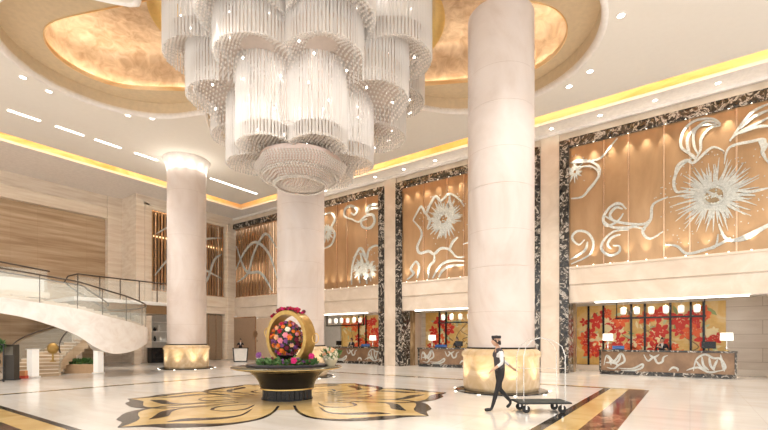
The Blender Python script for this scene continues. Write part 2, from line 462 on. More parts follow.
# light slots over the desks
for k,(y0,y1,w_) in enumerate([(-1.9,3.6,'right-hand'),(8.4,13.4,'middle'),(17.0,22.6,'far')]):
    b=MB(); b.box(XW-.02,XW+.10,y0,y1,ZO-.07,ZO-.03); o=b.build('linear_light',M['led'])
    tag(o,'white linear light slot in the opening above the %s reception desk'%w_,'light','linear lights above reception desks')

# ---- left walls ----
b=MB()
b.box(-12,XW+.3,YT,YT+.3,0,ZC+.1)
struct(b.build('wall_left',M['travertine']))
b=MB()
b.box(-12,13.3,YT-.35,YT,10.15,ZC); b.box(-12,13.5,YT-.42,YT,10.85,10.98); b.box(-12,13.5,YT-.40,YT,10.1,10.2)
b.box(13.3,14.6,YT-.45,YT,0,ZC); b.box(13.2,14.7,YT-.5,YT,0,.5)
struct(b.build('trim_12',M['trav_pale'],bevel=.02))
# projecting screen wall
b=MB()
SX0,SX1=15.25,21.1
b.box(14.2,SX0,YW,YW+.6,0,ZC); b.box(SX1,XW+.1,YW,YW+.6,0,ZC); b.box(XW+.1,XW+1.4,YW+.02,YW+.6,0,ZC); b.box(SX0,SX1,YW,YW+.6,ZT,ZC); b.box(SX0,SX1,YW,YW+.6,3.7,ZB)
b.box(14.2,14.5,YW+.6,YT,0,ZC); b.box(17.3,19.15,YW,YW+.6,0,3.8)
b.box(SX0,SX1,YW-.07,YW,4.25,ZB-.02)
for (a,c) in ((14.75,15.05),(21.3,21.6)): b.box(a,c,YW-.1,YW,0,11.2)
b.box(14.75,21.6,YW-.1,YW,11.05,11.2)
struct(b.build('wall_left',M['trav_pale'],bevel=.015))
b=MB(); b.box(14.5,17.3,YW+2.0,YW+2.1,0,3.8); b.box(19.15,21.1,YW+.5,YW+.6,0,3.75)
struct(b.build('wall_left',plain('taupe_panel',(.36,.29,.22),.4)))
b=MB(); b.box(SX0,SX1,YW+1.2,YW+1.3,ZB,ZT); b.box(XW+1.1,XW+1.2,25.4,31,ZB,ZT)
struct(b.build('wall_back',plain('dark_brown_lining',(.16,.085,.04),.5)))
# baseboards
b=MB(); b.box(24.9,25,-14,26,0,.28); struct(b.build('baseboard_right',M['stone_band'],bevel=.01))

# ---- linear slots and downlights in the ceiling ----
segs=[(5.8,6.95),(7.55,8.7),(9.2,10.4),(11.1,12.3),(13.0,14.2),(15.6,19.1),(4.0,5.2)]
for i,(a,c) in enumerate(segs):
    b=MB(); b.box(a,c,24.32,24.46,ZC-.02,ZC+.005); o=b.build('ceiling_slot_light',M['led'])
    tag(o,['white ceiling light slot, nearest whole one at the left edge','second white ceiling light slot from the left edge','third white ceiling light slot from the left edge','white ceiling light slot just left of the flared column top','white ceiling light slot hidden behind the flared column top','longest white ceiling light slot, right of the flared column top','white ceiling light slot beyond the left edge of the photo'][i],'light','linear ceiling lights')
dl=[(23,77),(49,91),(128,115),(152,118),(621,15),(590,71),(569,86),(410,112.6),(388,140),(374.6,147)]
dl_l=['at the far left by the recess rim','second from the left by the recess rim','left one of the pair below the left recess lobe','right one of the pair below the left recess lobe','highest at right of the recess','middle one right of the big column','lowest one right of the big column','nearest the big column left side','upper of the two right of the chandelier bottom','lower of the two right of the chandelier bottom']
proto=None
for (px,py),l in zip(dl,dl_l):
    x,y=on_z(px,py,ZC)
    if proto is None:
        proto=thing('downlight','x','light')
        b=MB(); b.lathe([(.15,0),(.15,-.02),(.11,-.03),(.10,0)],24,close=False); b.build('trim_ring',M['ceiling_white'],proto,smooth=40)
        b=MB(); b.lathe([(.0,-.012),(.105,-.012)],24,close=False); b.build('lens',M['downlight'],proto)
        o=proto
    else: o=dup(proto)
    o.location=(x,y,ZC); o['label']='small round recessed ceiling downlight, '+l; o['group']='recessed ceiling downlights'
for i in range(14):
    y=-3+i*2.1
    b=MB(); b.lathe([(0,-.01),(.07,-.01),(.09,0)],16,c=(21.4,y,ZC),close=False); o=b.build('soffit_downlight',M['downlight'])
    tag(o,'tiny soffit downlight in the row above the bronze panels','light','soffit downlights above the bronze wall panels')

# ---- floor inlays ----
b=MB(); Z1,Z2=.0012,.0024
# frame of the big rectangle
b.box(2.05,3.0,-14,16.3,0,Z1); 
g=MB(); 
def rect(mb,x0,x1,y0,y1,z): mb.add([(x0,y0,z),(x1,y0,z),(x1,y1,z),(x0,y1,z)],[(0,1,2,3)])
dk=MB(); gd=MB(); rd=MB()
rect(dk,2.98,3.12,-14,16.35,.002); rect(gd,2.5,2.98,-14,16.35,.002); rect(rd,2.0,2.5,-14,16.35,.002)
rect(dk,-12,15.9,16.27,16.47,.002); rect(gd,-12,16.0,16.47,16.58,.002)
rect(dk,15.82,16.02,2.3,16.47,.002); rect(gd,16.02,16.2,1.2,16.58,.002)
rect(dk,3.12,15.9,2.13,2.33,.002); rect(gd,3.12,15.9,1.62,2.13,.002); rect(rd,3.12,16.02,1.05,1.62,.002)
rect(dk,15.9,16.02,1.62,2.33,.002)
struct(dk.build('trim_22',M['inlay_dark'])); struct(gd.build('trim_23',M['inlay_gold'])); struct(rd.build('trim_24',M['dark_red_marble']))
# flower medallion
TC=(8.06,8.98)
gd=MB(); dk=MB()
def flat(poly,mb,z): mb.add([(x,y,z) for x,y in poly],[tuple(range(len(poly)))])
petals=[(186,4.5,1.0),(127,4.3,1.0),(68,4.3,1.0),(15,4.4,1.0),(-39,4.7,1.0),(-92,4.5,1.0)]
for k,(ang,L,wd) in enumerate(petals):
    a=math.radians(ang); ca,sa=math.cos(a),math.sin(a)
    def P(u,v): return (TC[0]+u*ca-v*sa, TC[1]+u*sa+v*ca)
    side=[(.4,.25),(1.2,.75),(2.0,1.3),(2.8,1.62),(3.5,1.45),(4.0,.85),(4.25,.4),(4.7,.0)]
    side=[(u*L/4.7,v*wd) for u,v in side]
    up=crom(side,5); 
    poly=[P(p.x,p.y) for p in up]+[P(p.x,-p.y) for p in reversed(up[1:-1])]
    flat(poly,gd,.003+k*.0004)
    z=.006
    for sg in (1,-1):
        sd=[P(u,sg*v) for u,v in side[1:]]
        dk.ribbon(sd,[.06,.07,.10,.14,.30,.42,.22,.02],I3,.004,z)
        ins=[P(u,sg*v) for u,v in [(1.9*L/4.7,.55),(2.6*L/4.7,.95),(3.1*L/4.7,.85),(3.55*L/4.7,.42),(3.9*L/4.7,.28)]]
        dk.ribbon(ins,[.03,.08,.24,.30,.03],I3,.004,z)
    dk.ribbon([P(1.3,.1),P(1.9,.42),P(2.3,.2),P(2.35,-.05)],[.03,.10,.08,.02],I3,.004,z)
    dk.ribbon([P(1.3,-.1),P(1.9,-.42),P(2.3,-.2),P(2.35,.05)],[.03,.10,.08,.02],I3,.004,z)
b=gd; circ=[(TC[0]+2.0*math.cos(i*PI/24),TC[1]+2.0*math.sin(i*PI/24)) for i in range(48)]; flat(circ,b,.0026)
struct(gd.build('trim_25',M['inlay_gold'])); struct(dk.build('trim_26',M['inlay_dark']))
# ================= columns =================
COLS=[(13.27,4.9),(13.3,13.95),(13.34,23.16)]
def column(x,y,label,flare,top):
    t=thing('marble_column',label,'column',(x,y,0),0,'round marble columns')
    b=MB(); b.lathe([(1.42,0),(1.42,.035),(1.36,.05),(0.9,.05)],64); b.build('plinth',M['inlay_dark'],t,smooth=40)
    b=MB(); b.lathe([(1.12,.05),(1.15,.10),(1.17,.15),(1.17,1.06),(1.215,1.10),(1.225,1.16),(1.20,1.24),(1.12,1.30),(1.07,1.33)],72); b.build('base',M['column_base'],t,smooth=50)
    b=MB(); b.lathe([(1.06,1.325),(1.065,1.375),(1.03,1.38)],64,close=False); b.build('base_ring',M['inlay_dark'],t,smooth=40)
    b=MB(); b.lathe([(0,.0),(.045,0),(.05,.012),(0,.014)],10); ul=b.build('floor_uplight',M['accent'],t)
    for i in range(9):
        a=2*PI*(i+.4)/9; q=ul if i==0 else ul.copy()
        if i: COL.objects.link(q)
        q.location=(1.50*math.cos(a),1.50*math.sin(a),0.003)
    b=MB()
    prof=[(1.02,1.36)]
    for z in (3.8,6.25,8.7): prof += [(1.02,z-.012),(1.008,z),(1.02,z+.012)]
    prof += [(1.02,top-.5),(1.02,top)]
    b.lathe(prof,72); b.build('shaft',M['column'],t,smooth=25)
    if flare:
        b=MB(); b.lathe([(1.03,top-.75),(1.05,top-.55),(1.10,top-.35),(1.19,top-.18),(1.25,top-.05),(1.25,top)],72,close=False); b.build('capital',M['ceiling_white'],t,smooth=60)
    return t
column(*COLS[0],'largest pale marble column with golden base, behind the porter',False,11.75)
column(*COLS[1],'pale marble column behind the floral table and under the chandelier',False,11.75)
column(*COLS[2],'pale marble column at left with a flared lit top',True,11.695)
# ================= chandelier =================
CHC=at(-2.93,15.1)          # hangs in the middle of the recess
ch=thing('crystal_chandelier','huge tiered crystal chandelier with lobed curtains of clear rods hanging from the gold recess','chandelier',(CHC.x,CHC.y,0),math.atan2(-HC,HS))
# local axes: +x to the right of the view, +y away from the entrance
def lobe_centers(n,rc,a0): return [(rc*math.cos(a0+2*PI*i/n),rc*math.sin(a0+2*PI*i/n)) for i in range(n)]
def sd(cs,r,x,y): return min(math.hypot(x-cx,y-cy)-r for cx,cy in cs)
TIERS=[ # name, lobes, centre radius, lobe radius, phase, bottom z, top z, inner dish start, rod pitch
 ('upper_tier',8,3.27,1.22,math.radians(-90+22.5),10.58,13.6,3.3,.108),
 ('middle_tier',8,2.60,1.18,math.radians(-90+22.5),9.12,12.2,1.9,.104),
 ('lower_tier',6,1.62,.92,math.radians(-90+30),7.72,10.9,.9,.10)]
nlights=[]
for name,n,rc,r,ph,zb,zt,rin,pitch in TIERS:
    tier=bpy.data.objects.new(name,None); COL.objects.link(tier); tier.parent=ch; tier.empty_display_size=.1; tier.location=({'upper_tier':.2,'middle_tier':.14}.get(name,0),0,0)
    def zbot(x,y,nm=name,z_=zb): return z_+(.75*max(0,min(1,-y/2.4)) if nm=='middle_tier' else 0)
    cs=lobe_centers(n,rc,ph)
    for li,(cx,cy) in enumerate(cs):
        b=MB(); others=[c for k,c in enumerate(cs) if k!=li]
        for lay,(rr,pp,dz) in enumerate(((r,pitch,0),(r-.22,pitch*1.6,.12))):
            m=int(2*PI*rr/pp)
            for i in range(m):
                a=2*PI*(i+.5*lay)/m; x=cx+rr*math.cos(a); y=cy+rr*math.sin(a)
                if sd(others,rr,x,y)<.0 or math.hypot(x,y)<rc*.55: continue
                zz=zbot(cx,cy)+dz+random.uniform(-.02,.02)
                b.rod(x,y,zz,zt,.026 if lay else pitch*.36,0,a)
        tag(b.build('crystal_rod_curtain',M['crystal'],tier),kind='stuff')
    # bead net on the underside: rises a little towards the next tier
    b=MB(); R=rc+r; st=.12
    k=int(R/st)+1
    for i in range(-k,k+1):
        for j in range(-k,k+1):
            x=(i+.5*(j&1))*st; y=j*st*.866
            s=sd(cs,r-.02,x,y); q=math.hypot(x,y)
            if s>0 or (q<rin and rin>.95): continue
            depth=min(.55,-s*.55) if q>rc else min(.55,max(-s,.0)*.55)+.0
            z=zbot(x,y)+.05+depth
            if name=='lower_tier': z=zb+.05+min(.25,-s*.5) if q>1.25 else None
            if z is None: continue
            b.octa((x,y,z+random.uniform(-.015,.015)),.043,0,1.2)
    tag(b.build('crystal_bead_net',M['bead'],tier),kind='stuff')
    # polished plate carrying the beads
    rs=lobes([(cx,cy,r-.06) for cx,cy in cs]+[(0,0,rc)],(0,0),160)
    b=MB(); pl=outline(rs,(0,0))
    zp=zb+.62 if name!='lower_tier' else zb+.5
    b.add([(x,y,zp+zbot(x,y)-zb) for x,y in pl]+[(0,0,zp)],[(i,(i+1)%160,160) for i in range(160)])
    b.build('tier_plate',M['frost'],tier)
    # bulbs in rings
    b=MB(); b.octa((0,0,0),.032,0,1.3); bl=b.build('bulb',M['bulb'],tier); first=True
    for cx,cy in cs:
        for q in range(6):
            a=2*PI*q/6+.3; zz=zb+.45+(q%2)*.9
            o=bl if first else bl.copy()
            if not first: COL.objects.link(o)
            first=False
            o.location=(cx+(r*.6)*math.cos(a),cy+(r*.6)*math.sin(a),zz+random.uniform(-.2,.2))
# bottom bowl of beads
bowl=bpy.data.objects.new('bottom_bowl',None); COL.objects.link(bowl); bowl.parent=ch
b=MB()
for (R,z0,dp,cx) in ((1.5,7.70,.74,0),):
    for i in range(18):
        th=PI/2*(i+.5)/18; q=R*math.sin(th); m=max(3,int(2*PI*q/.10))
        for j in range(m):
            a=2*PI*(j+.5*(i&1))/m; s=1+.05*math.cos(6*a)
            b.octa((q*s*math.cos(a),q*s*math.sin(a),z0-dp*math.cos(th)),.042,0,1.15)
tag(b.build('crystal_bead_net',M['bead'],bowl),kind='stuff')
for (R,z) in ((1.35,7.30),(.92,7.05)):
    b=MB()
    for k in range(90):
        a=2*PI*k/90
        for q in range(2): b.octa((R*math.cos(a)*(1-.05*q),R*math.sin(a)*(1-.05*q),z-.04*q),.04,0,1.4)
    tag(b.build('bead_garland',M['chrome'],bowl),kind='stuff')
b=MB(); b.lathe([(0,-.72),(.5,-.64),(1.0,-.46),(1.35,-.2),(1.42,.1)],36,c=(0,0,7.78)); b.build('bowl_shell',plain('rose_bowl_shell',(.72,.58,.52),.3,.4),bowl,smooth=60)
# flared gilded canopy at the vault and suspension rods
b=MB()
for pr in ([(5.05,12.62),(4.95,12.68),(4.72,13.0),(4.6,13.5),(4.55,13.85)],[(5.05,12.62),(4.85,12.66),(4.6,13.0),(4.5,13.5),(4.48,13.85)]): b.lathe(pr,96,close=False)
b.v=[(x,y*.72,z) for x,y,z in b.v]; b.build('canopy_skirt',M['gold'],ch,smooth=50)
b=MB(); b.lathe([(0,13.66),(4.5,13.66),(4.5,13.85),(0,13.85)],64); b.v=[(x,y*.72,z) for x,y,z in b.v]; b.build('canopy_plate',M['ceiling_white'],ch,smooth=40)
for k in range(8):
    a=2*PI*k/8+.2
    for R,z0 in ((2.2,9.9),(1.0,8.3)):
        b=MB(); b.tube([(R*math.cos(a),R*math.sin(a),z0),(R*math.cos(a),R*math.sin(a),13.7)],.02,6); b.build('suspension_rod',M['chrome'],ch)
# ================= bronze panels and silver flowers =================
def pxs(L): return [on_x(x,y,XW-.03) for x,y in L]
def crop(x0,y0,s,L): return [(x0+x/s,y0+y/s) for x,y in L]
WM=WX(XW-.03)
def burst(mb,cy,cz,r0,r1,n,w,seed=1,sy=1.0):
    rnd=random.Random(seed)
    for k in range(n):
        a=2*PI*k/n+rnd.uniform(-.05,.05); R=r0+(r1-r0)*rnd.uniform(.45,1); q=r0*rnd.uniform(.55,.95)
        bend=rnd.uniform(-.16,.16)
        P=[(cy+sy*q*math.cos(a),cz+q*math.sin(a)),(cy+sy*(q+R)/2*math.cos(a+bend*.5),cz+(q+R)/2*math.sin(a+bend*.5)),(cy+sy*R*math.cos(a+bend),cz+R*math.sin(a+bend))]
        mb.ribbon(P,[w*1.3,w,w*.15],WM,0,.045)
def disc(mb,cy,cz,r,sy=1.0,n=24,h=.05,seed=0):
    rnd=random.Random(seed)
    mb.prism([(cy+sy*r*math.cos(2*PI*i/n)*(1+rnd.uniform(-.06,.06)),cz+r*math.sin(2*PI*i/n)*(1+rnd.uniform(-.06,.06))) for i in range(n)],WM,0,h)
def dots(mb,cy,cz,r0,r1,n,seed=3,s=.022,a0=0,a1=2*PI):
    rnd=random.Random(seed)
    for _ in range(n):
        a=rnd.uniform(a0,a1); R=rnd.uniform(r0,r1); y,z=cy+R*math.cos(a),cz+R*math.sin(a)
        mb.prism([(y+s*math.cos(q*PI/3),z+s*math.sin(q*PI/3)) for q in range(6)],WM,0,.03)
panel_lbl=['bronze wall panel with the largest silver flower, above the right reception desk','bronze wall panel with one tall silver flower, partly behind the largest column','bronze wall panel with silver scrolls, right of the column under the chandelier']
mull=[[570.7,604,628.7,664,689.7,736.4],[424,447.7,464.5],[337.4,347.7,367]]
for k,(y0,y1) in enumerate(bays[1:4]):
    t=thing('bronze_panel',panel_lbl[k],'wall panel',(0,0,0),0,'bronze flower panels on the right wall')
    ya,yb=y0+FW,y1-FW
    ms=sorted(on_x(m,200,XW)[0] for m in mull[k])
    ms=[m for m in ms if ya+.2<m<yb-.2]
    while ms[0]-ya>1.7: ms.insert(0,ms[0]-1.35)
    while yb-ms[-1]>1.9: ms.append(ms[-1]+1.3)
    ed=[ya]+ms+[yb]
    for a,c in zip(ed[:-1],ed[1:]):
        b=MB(); b.box(XW-.035,XW-.012,a+.01,c-.01,ZB,ZT); b.build('bronze_sheet',M['bronze'],t)
    for m in ms:
        b=MB(); b.box(XW-.075,XW-.03,m-.03,m+.03,ZB,ZT); b.build('mullion',M['bronze_trim'],t)
    # small lamps in the frame, above and below
    for zz in (ZT-.055,ZB+.0):
        b=MB(); b.lathe([(0,0),(.028,0),(.028,.02),(0,.02)],10); al=b.build('accent_lamp',M['accent'],t)
        for i in range(11):
            y=y0+.8+(y1-y0-1.6)*i/10; q=al if i==0 else al.copy()
            if i: COL.objects.link(q)
            q.location=(XW-.12,y,zz)
    f=MB()
    if k==0:
        c6=lambda L: pxs(crop(576,80,3.98,L)); c7=lambda L: pxs(crop(540,160,3.36,L))
        cy,cz=on_x(714,196,XW-.03)
        burst(f,cy,cz,.50,1.55,78,.06,1); burst(f,cy,cz,.42,1.1,60,.06,2)
        # ring of the flower heart
        for rr,ww in ((.48,.16),(.34,.05)):
            f.ribbon([(cy+rr*math.cos(a*PI/12),cz+rr*math.sin(a*PI/12)) for a in range(25)],ww,WM,0,.06,taper=False)
        disc(f,cy,cz,.30,1.0,24,.075,4); hb=MB(); hb.prism([(cy+.29*math.cos(q*PI/12),cz+.29*math.sin(q*PI/12)) for q in range(24)],WM,.0,.085); hb.build('flower_heart',M['brown_marble'],t)
        rnd=random.Random(5)
        for _ in range(26):
            a=rnd.uniform(0,2*PI); q=rnd.uniform(0,.34); f.octa((XW-.12,cy+q*math.cos(a),cz+q*math.sin(a)),.045)
        f.ribbon([(cy-.28,cz-.2),(cy,cz+.02),(cy+.25,cz+.22)],.10,WM,0,.10)
        dots(f,cy,cz,1.4,2.1,90,7)
        W=.10
        for L in ([(390,430),(400,350),(440,320),(470,330),(540,270),(590,285)],[(590,335),(610,270),(700,245),(750,240),(740,290),(768,335)],
                  [(740,245),(752,262),(742,288),(765,332)]):
            f.ribbon(c6(L),W,WM,0,.05)
        f.ribbon(c6([(728,244),(748,262),(742,290)]),[.05,.25,.05],WM,0,.05)
        for L in ([(575,175),(540,155),(470,165),(425,210),(420,270),(470,305),(470,330)],[(575,178),(520,165),(472,205),(470,262),(488,300)],[(575,182),(530,195),(498,235),(495,280),(470,325)],[(560,178),(490,185),(445,230),(450,290),(470,315)]):
            f.ribbon(c6(L),[.04,.09,.11,.09,.04],WM,0,.05)
        for L in ([(768,95),(700,130),(650,190),(612,245)],[(768,150),(700,185),(650,210),(612,240)],[(768,120),(705,150),(655,195)],[(768,185),(720,188),(650,215)]):
            f.ribbon(c6(L),[.05,.12,.10,.05],WM,0,.05)
        for L in ([(500,100),(460,108),(450,70),(470,25),(510,-5)],[(430,125),(380,150),(372,200),(345,240),(370,265),(414,240)],
                  [(375,195),(350,215),(300,215),(250,205),(212,185)],[(355,235),(320,225),(290,228),(240,225),(210,200)],
                  [(290,165),(265,145),(235,160),(213,195),(225,222),(262,205),(280,180)],[(278,165),(255,160),(235,185),(250,205)],[(280,150),(250,150),(225,170)],
                  [(300,235),(250,240),(215,270),(207,300),(235,322),(265,310),(267,290),(245,288)],[(270,250),(240,262),(228,285),(240,300)],
                  [(420,285),(460,290),(495,315),(560,300),(590,290),(598,250)],[(600,215),(620,260),(650,270),(700,250),(768,215)],[(560,300),(600,285),(640,262)],
                  [(660,100),(700,108),(766,95)],[(620,90),(660,100)],
                  [(105,130),(140,125),(165,100),(195,60),(200,30),(180,10),(130,0),(103,12)],
                  [(105,350),(165,320),(180,280),(160,245),(125,240),(108,262),(130,285),(150,268)],[(103,335),(150,305),(160,275)]):
            f.ribbon(c7(L),[.05,W,W*1.1,W,.04],WM,0,.05)
        f.ribbon(c7([(640,275),(690,262),(766,222)]),[.03,.2,.08],WM,0,.05)
        for L in ([(165,232),(140,262),(100,310),(50,325),(-15,330)],[(-15,350),(60,345),(90,370),(80,400),(45,440)]):
            f.ribbon(c6(L),[.04,.08,.09,.08],WM,0,.05)
        sy,sz=on_x(575,172,XW-.03); burst(f,sy,sz,.1,.55,22,.05,9); dots(f,sy,sz,.5,.8,20,8)
    elif k==1:
        c=lambda L: pxs(crop(310,180,3.58,L)); cy,cz=pxs([(444,219)])[0]
        burst(f,cy,cz,.45,1.25,60,.09,11,.95); burst(f,cy,cz,.35,.85,40,.08,12)
        disc(f,cy-.12,cz-.42,.2); f.ribbon([(cy+.5*math.cos(a*PI/12),cz+.5*math.sin(a*PI/12)) for a in range(25)],.14,WM,0,.06,taper=False)
        for _ in range(14): f.octa((XW-.06,cy+random.uniform(-.3,.3),cz+random.uniform(-.3,.3)),.06)
        for L in ([(370,145),(385,115),(400,95),(415,120),(430,90),(450,60),(470,75),(500,50),(535,70),(553,95)],
                  [(370,145),(395,175),(400,200),(385,240),(395,262),(425,255),(445,265),(470,245),(500,250),(525,275),(553,275)],
                  [(445,262),(445,290),(428,310),(425,352)],[(553,290),(500,290),(465,310),(440,352)],[(553,305),(505,308),(475,325),(462,350)],
                  [(380,290),(392,312),(385,352)],[(380,290),(362,318),(372,335),(350,356)],[(415,120),(430,145),(420,175)],[(500,55),(505,90),(520,110)],[(500,255),(510,225),(530,205)]):
            f.ribbon(c(L),[.07,.15,.15,.07],WM,0,.05)
        dots(f,cy,cz,1.2,1.7,40,12,.03)
        # rest of the flower, behind the column
        f.ribbon([(cy-1.5,cz+1.2),(cy-2.2,cz+.8),(cy-2.6,cz-.2),(cy-2.1,cz-1.3),(cy-1.2,cz-1.6)],.13,WM,0,.05)
    else:
        c=lambda L: pxs(crop(310,180,3.58,L))
        for L in ([(150,140),(125,130),(128,103),(150,93),(170,108),(160,125),(148,118)],[(150,140),(175,150),(200,130),(225,125),(232,150),(215,172),(190,168),(185,148),(205,140)],
                  [(200,120),(210,95),(235,88),(256,88)],[(205,130),(215,105),(256,100)],
                  [(150,375),(150,330),(158,285),(180,245),(195,262),(203,285),(212,250),(235,235),(256,240)],[(185,262),(205,290),(200,330),(205,372)],[(180,262),(190,300),(176,330),(180,370)],
                  [(53,125),(75,118),(90,140),(78,170),(90,195),(78,230),(53,245)],[(55,170),(75,172),(60,195)]):
            f.ribbon(c(L),[.08,.17,.17,.08],WM,0,.05)
        for p,r,s in (((360,268),.8,21),((381,270),.75,22),((327,233),.7,23)):
            y,z=pxs([p])[0]; y=min(y,y1-1.2) if p[0]<340 else max(y,ya+.8); burst(f,y,z,.2,r,26,.10,s)
        dots(f,*pxs([(366,262)])[0],.6,1.2,24,12,.035)
    # keep inside the panel
    f.v=[(x,min(max(y,ya+.02),yb-.02),min(max(z,ZB+.02),ZT-.06)) for x,y,z in f.v]
    f.build('silver_flower',M['silver'],t)

# ================= slatted screens =================
t=thing('slatted_screen','bronze slatted screen in the corner right of the flared column, under a dark marble header','screen',group='bronze slat screens in the far corner')
n=26
y0,y1=25.5,30.9
for i in range(n):
    y=y0+(y1-y0)*(i+.5)/n
    b=MB(); b.box(XW+.02,XW+.14,y-.045,y+.045,ZB,ZT-.05); b.build('slat',M['bronze_trim'] if i%2 else M['bronze'],t)
b=MB(); f=b; WS=WX(XW+.0)
for L in ([(25.6,6.2),(26.6,8.3),(28.2,9.4),(29.6,8.8),(30.8,7.4)],[(25.7,8.6),(27.0,9.9),(28.4,8.6),(29.2,7.0),(30.6,6.4)],[(26.2,5.4),(27.6,6.9),(29.4,7.2),(30.7,9.4)]):
    f.ribbon(L,.22,WS,0,.03)
f.build('silver_flower',M['silver'],t)
for z in (ZB+.03,ZT-.12):
    b=MB(); b.box(XW+.0,XW+.16,y0,y1,z-.03,z+.05); b.build('rail',M['bronze_trim'],t)
t=thing('slatted_screen','bronze slatted screen on the left wall, behind the flared column','screen',group='bronze slat screens in the far corner')
n=26
for i in range(n):
    x=SX0+(SX1-SX0)*(i+.5)/n
    b=MB(); b.box(x-.05,x+.05,YW+.12,YW+.24,ZB,ZT); b.build('slat',M['bronze_trim'] if i%2 else M['bronze'],t)
f=MB(); WS=lambda u,v,h:(u,YW+.11-h,v)
for L in ([(15.5,6.2),(16.6,7.6),(18.0,8.2),(19.3,7.2),(20.9,6.6)],[(15.6,9.2),(17,10),(18.6,9.0),(19.6,9.6),(20.9,9.9)],[(18.8,5.4),(19.6,6.4),(20.2,8.0),(20.9,8.6)]):
    f.ribbon(L,.18,WS,0,.03)
f.build('silver_flower',M['silver'],t)
for z in (ZB+.03,ZT-.08):
    b=MB(); b.box(SX0,SX1,YW+.1,YW+.26,z-.03,z+.05); b.build('rail',M['bronze_trim'],t)
b=MB(); b.box(SX0+.2,SX1-.2,YW+1.12,YW+1.18,9.2,9.3); tag(b.build('lit_shelf_strip',lamp_mat('dim_amber_strip',(1,.75,.4),2.5)),'warm light strip glowing behind the left slatted screen','light')
b=MB(); b.box(XW+.98,XW+1.05,26.2,29.8,6.6,7.9); tag(b.build('backlit_panel',lamp_mat('backlit_panel',(1,.85,.68),1.1)),'glowing white panel behind the slatted corner screen','light')

# ================= floral murals behind the desks =================
MM=lambda u,v,h:(24.94-h,u,v)
mural_gold=veined('painted_gold_ground',[(.3,(.60,.35,.08)),(.5,(.74,.48,.15)),(.7,(.82,.66,.36))],1.3,.4,dist=1)
reds=[plain('painted_red',(.62,.03,.015),.5),plain('painted_orange_red',(.80,.13,.03),.5),plain('painted_cream',(.86,.72,.42),.5),plain('painted_green',(.25,.32,.12),.5),plain('painted_pale_green',(.52,.58,.34),.5),plain('painted_brown',(.25,.14,.05),.5)]
def blossom(mb,y,z,r,m,rnd,a0):
    n=rnd.choice((5,6,6))
    for k in range(n):
        a=a0+2*PI*k/n+rnd.uniform(-.15,.15); L=r*rnd.uniform(.75,1.1); w=r*.27
        ca,sa=math.cos(a),math.sin(a)
        sh=[(0,0),(.3,w*.8),(.6,w),(.85,w*.55),(1,0),(.85,-w*.55),(.6,-w),(.3,-w*.8)]
        mb.prism([(y+u*L*ca-v*sa,z+u*L*sa+v*ca) for u,v in sh],MM,.0,.008+.0022*rnd.random()+.0006*k,m)
    for k in range(5):
        a=rnd.uniform(0,2*PI); mb.prism([(y+.05*r*math.cos(q)+.2*r*math.cos(a),z+.05*r*math.sin(q)+.2*r*math.sin(a)) for q in (0,1.2,2.5,3.8,5)],MM,0,.016,2)
mur=[(-1.33,4.98,(588.6,603.4,631.2,644.9,670.4,690.8,703.7),'behind the right reception desk',4),(8.05,14.35,(439.5,446),'behind the middle reception desk',8),(15.6,21.75,(366,358.7),'behind the far reception desk',15)]
for y0,y1,mm,w_,sd_ in mur:
    rnd=random.Random(sd_)
    t=thing('floral_mural','gold painted wall panel with red blossoms, '+w_,'mural',group='red blossom murals behind the reception desks')
    b=MB(); b.box(24.94,24.97,y0,y1,.3,ZO); b.build('painted_panel',mural_gold,t)
    fl=MB()
    # branches
    for q in range(6):
        y=rnd.uniform(y0+.3,y1-.3); z=rnd.uniform(.6,1.6); P=[(y,z)]
        for s in range(4):
            y+=rnd.uniform(-.6,.6); z+=rnd.uniform(.2,.5); P.append((min(max(y,y0+.1),y1-.1),min(z,3.25)))
        fl.ribbon(P,[.07,.06,.04,.02],MM,0,.004,5)
    for q in range(int((y1-y0)*12)):
        y=rnd.uniform(y0+.25,y1-.25); z=rnd.uniform(.5,3.2); a=rnd.uniform(0,6.28); L=rnd.uniform(.1,.28); ca,sa=math.cos(a),math.sin(a)
        fl.prism([(y+u*L*ca-v*L*sa,z+u*L*sa+v*L*ca) for u,v in ((-1,0),(-.3,.3),(.4,.25),(1,0),(.4,-.25),(-.3,-.3))],MM,0,.005,rnd.choice((3,4,4,2)))
    for q in range(int((y1-y0)*13)):
        z=rnd.choice((rnd.uniform(.7,2.2),rnd.uniform(.7,3.2))); y=rnd.uniform(y0+.3,y1-.3)
        if sd_==8 and 11.0<y<12.4: continue
        if sd_==15 and y>20.3 and z<2.4: continue
        r=rnd.uniform(.20,.50)
        blossom(fl,y,min(max(z,.35+r),3.35-r),r,rnd.choice((0,0,1,1,0,2)),rnd,rnd.uniform(0,1))
    fl.v=[(x,min(max(y,y0+.01),y1-.01),min(max(z,.32),ZO-.02)) for x,y,z in fl.v]
    fl.build('painted_blossoms',reds,t)
    for m in mm:
        y=on_x(m,330,24.9)[0]
        if y0+.1<y<y1-.1:
            b=MB(); b.box(24.86,24.965,y-.045,y+.045,.28,ZO); b.build('mullion',M['black'],t)
b=MB(); b.box(24.9,24.98,21.8,24.2,.3,ZO); struct(b.build('trim_31',plain('pale_grey_panel',(.55,.52,.47),.3)))

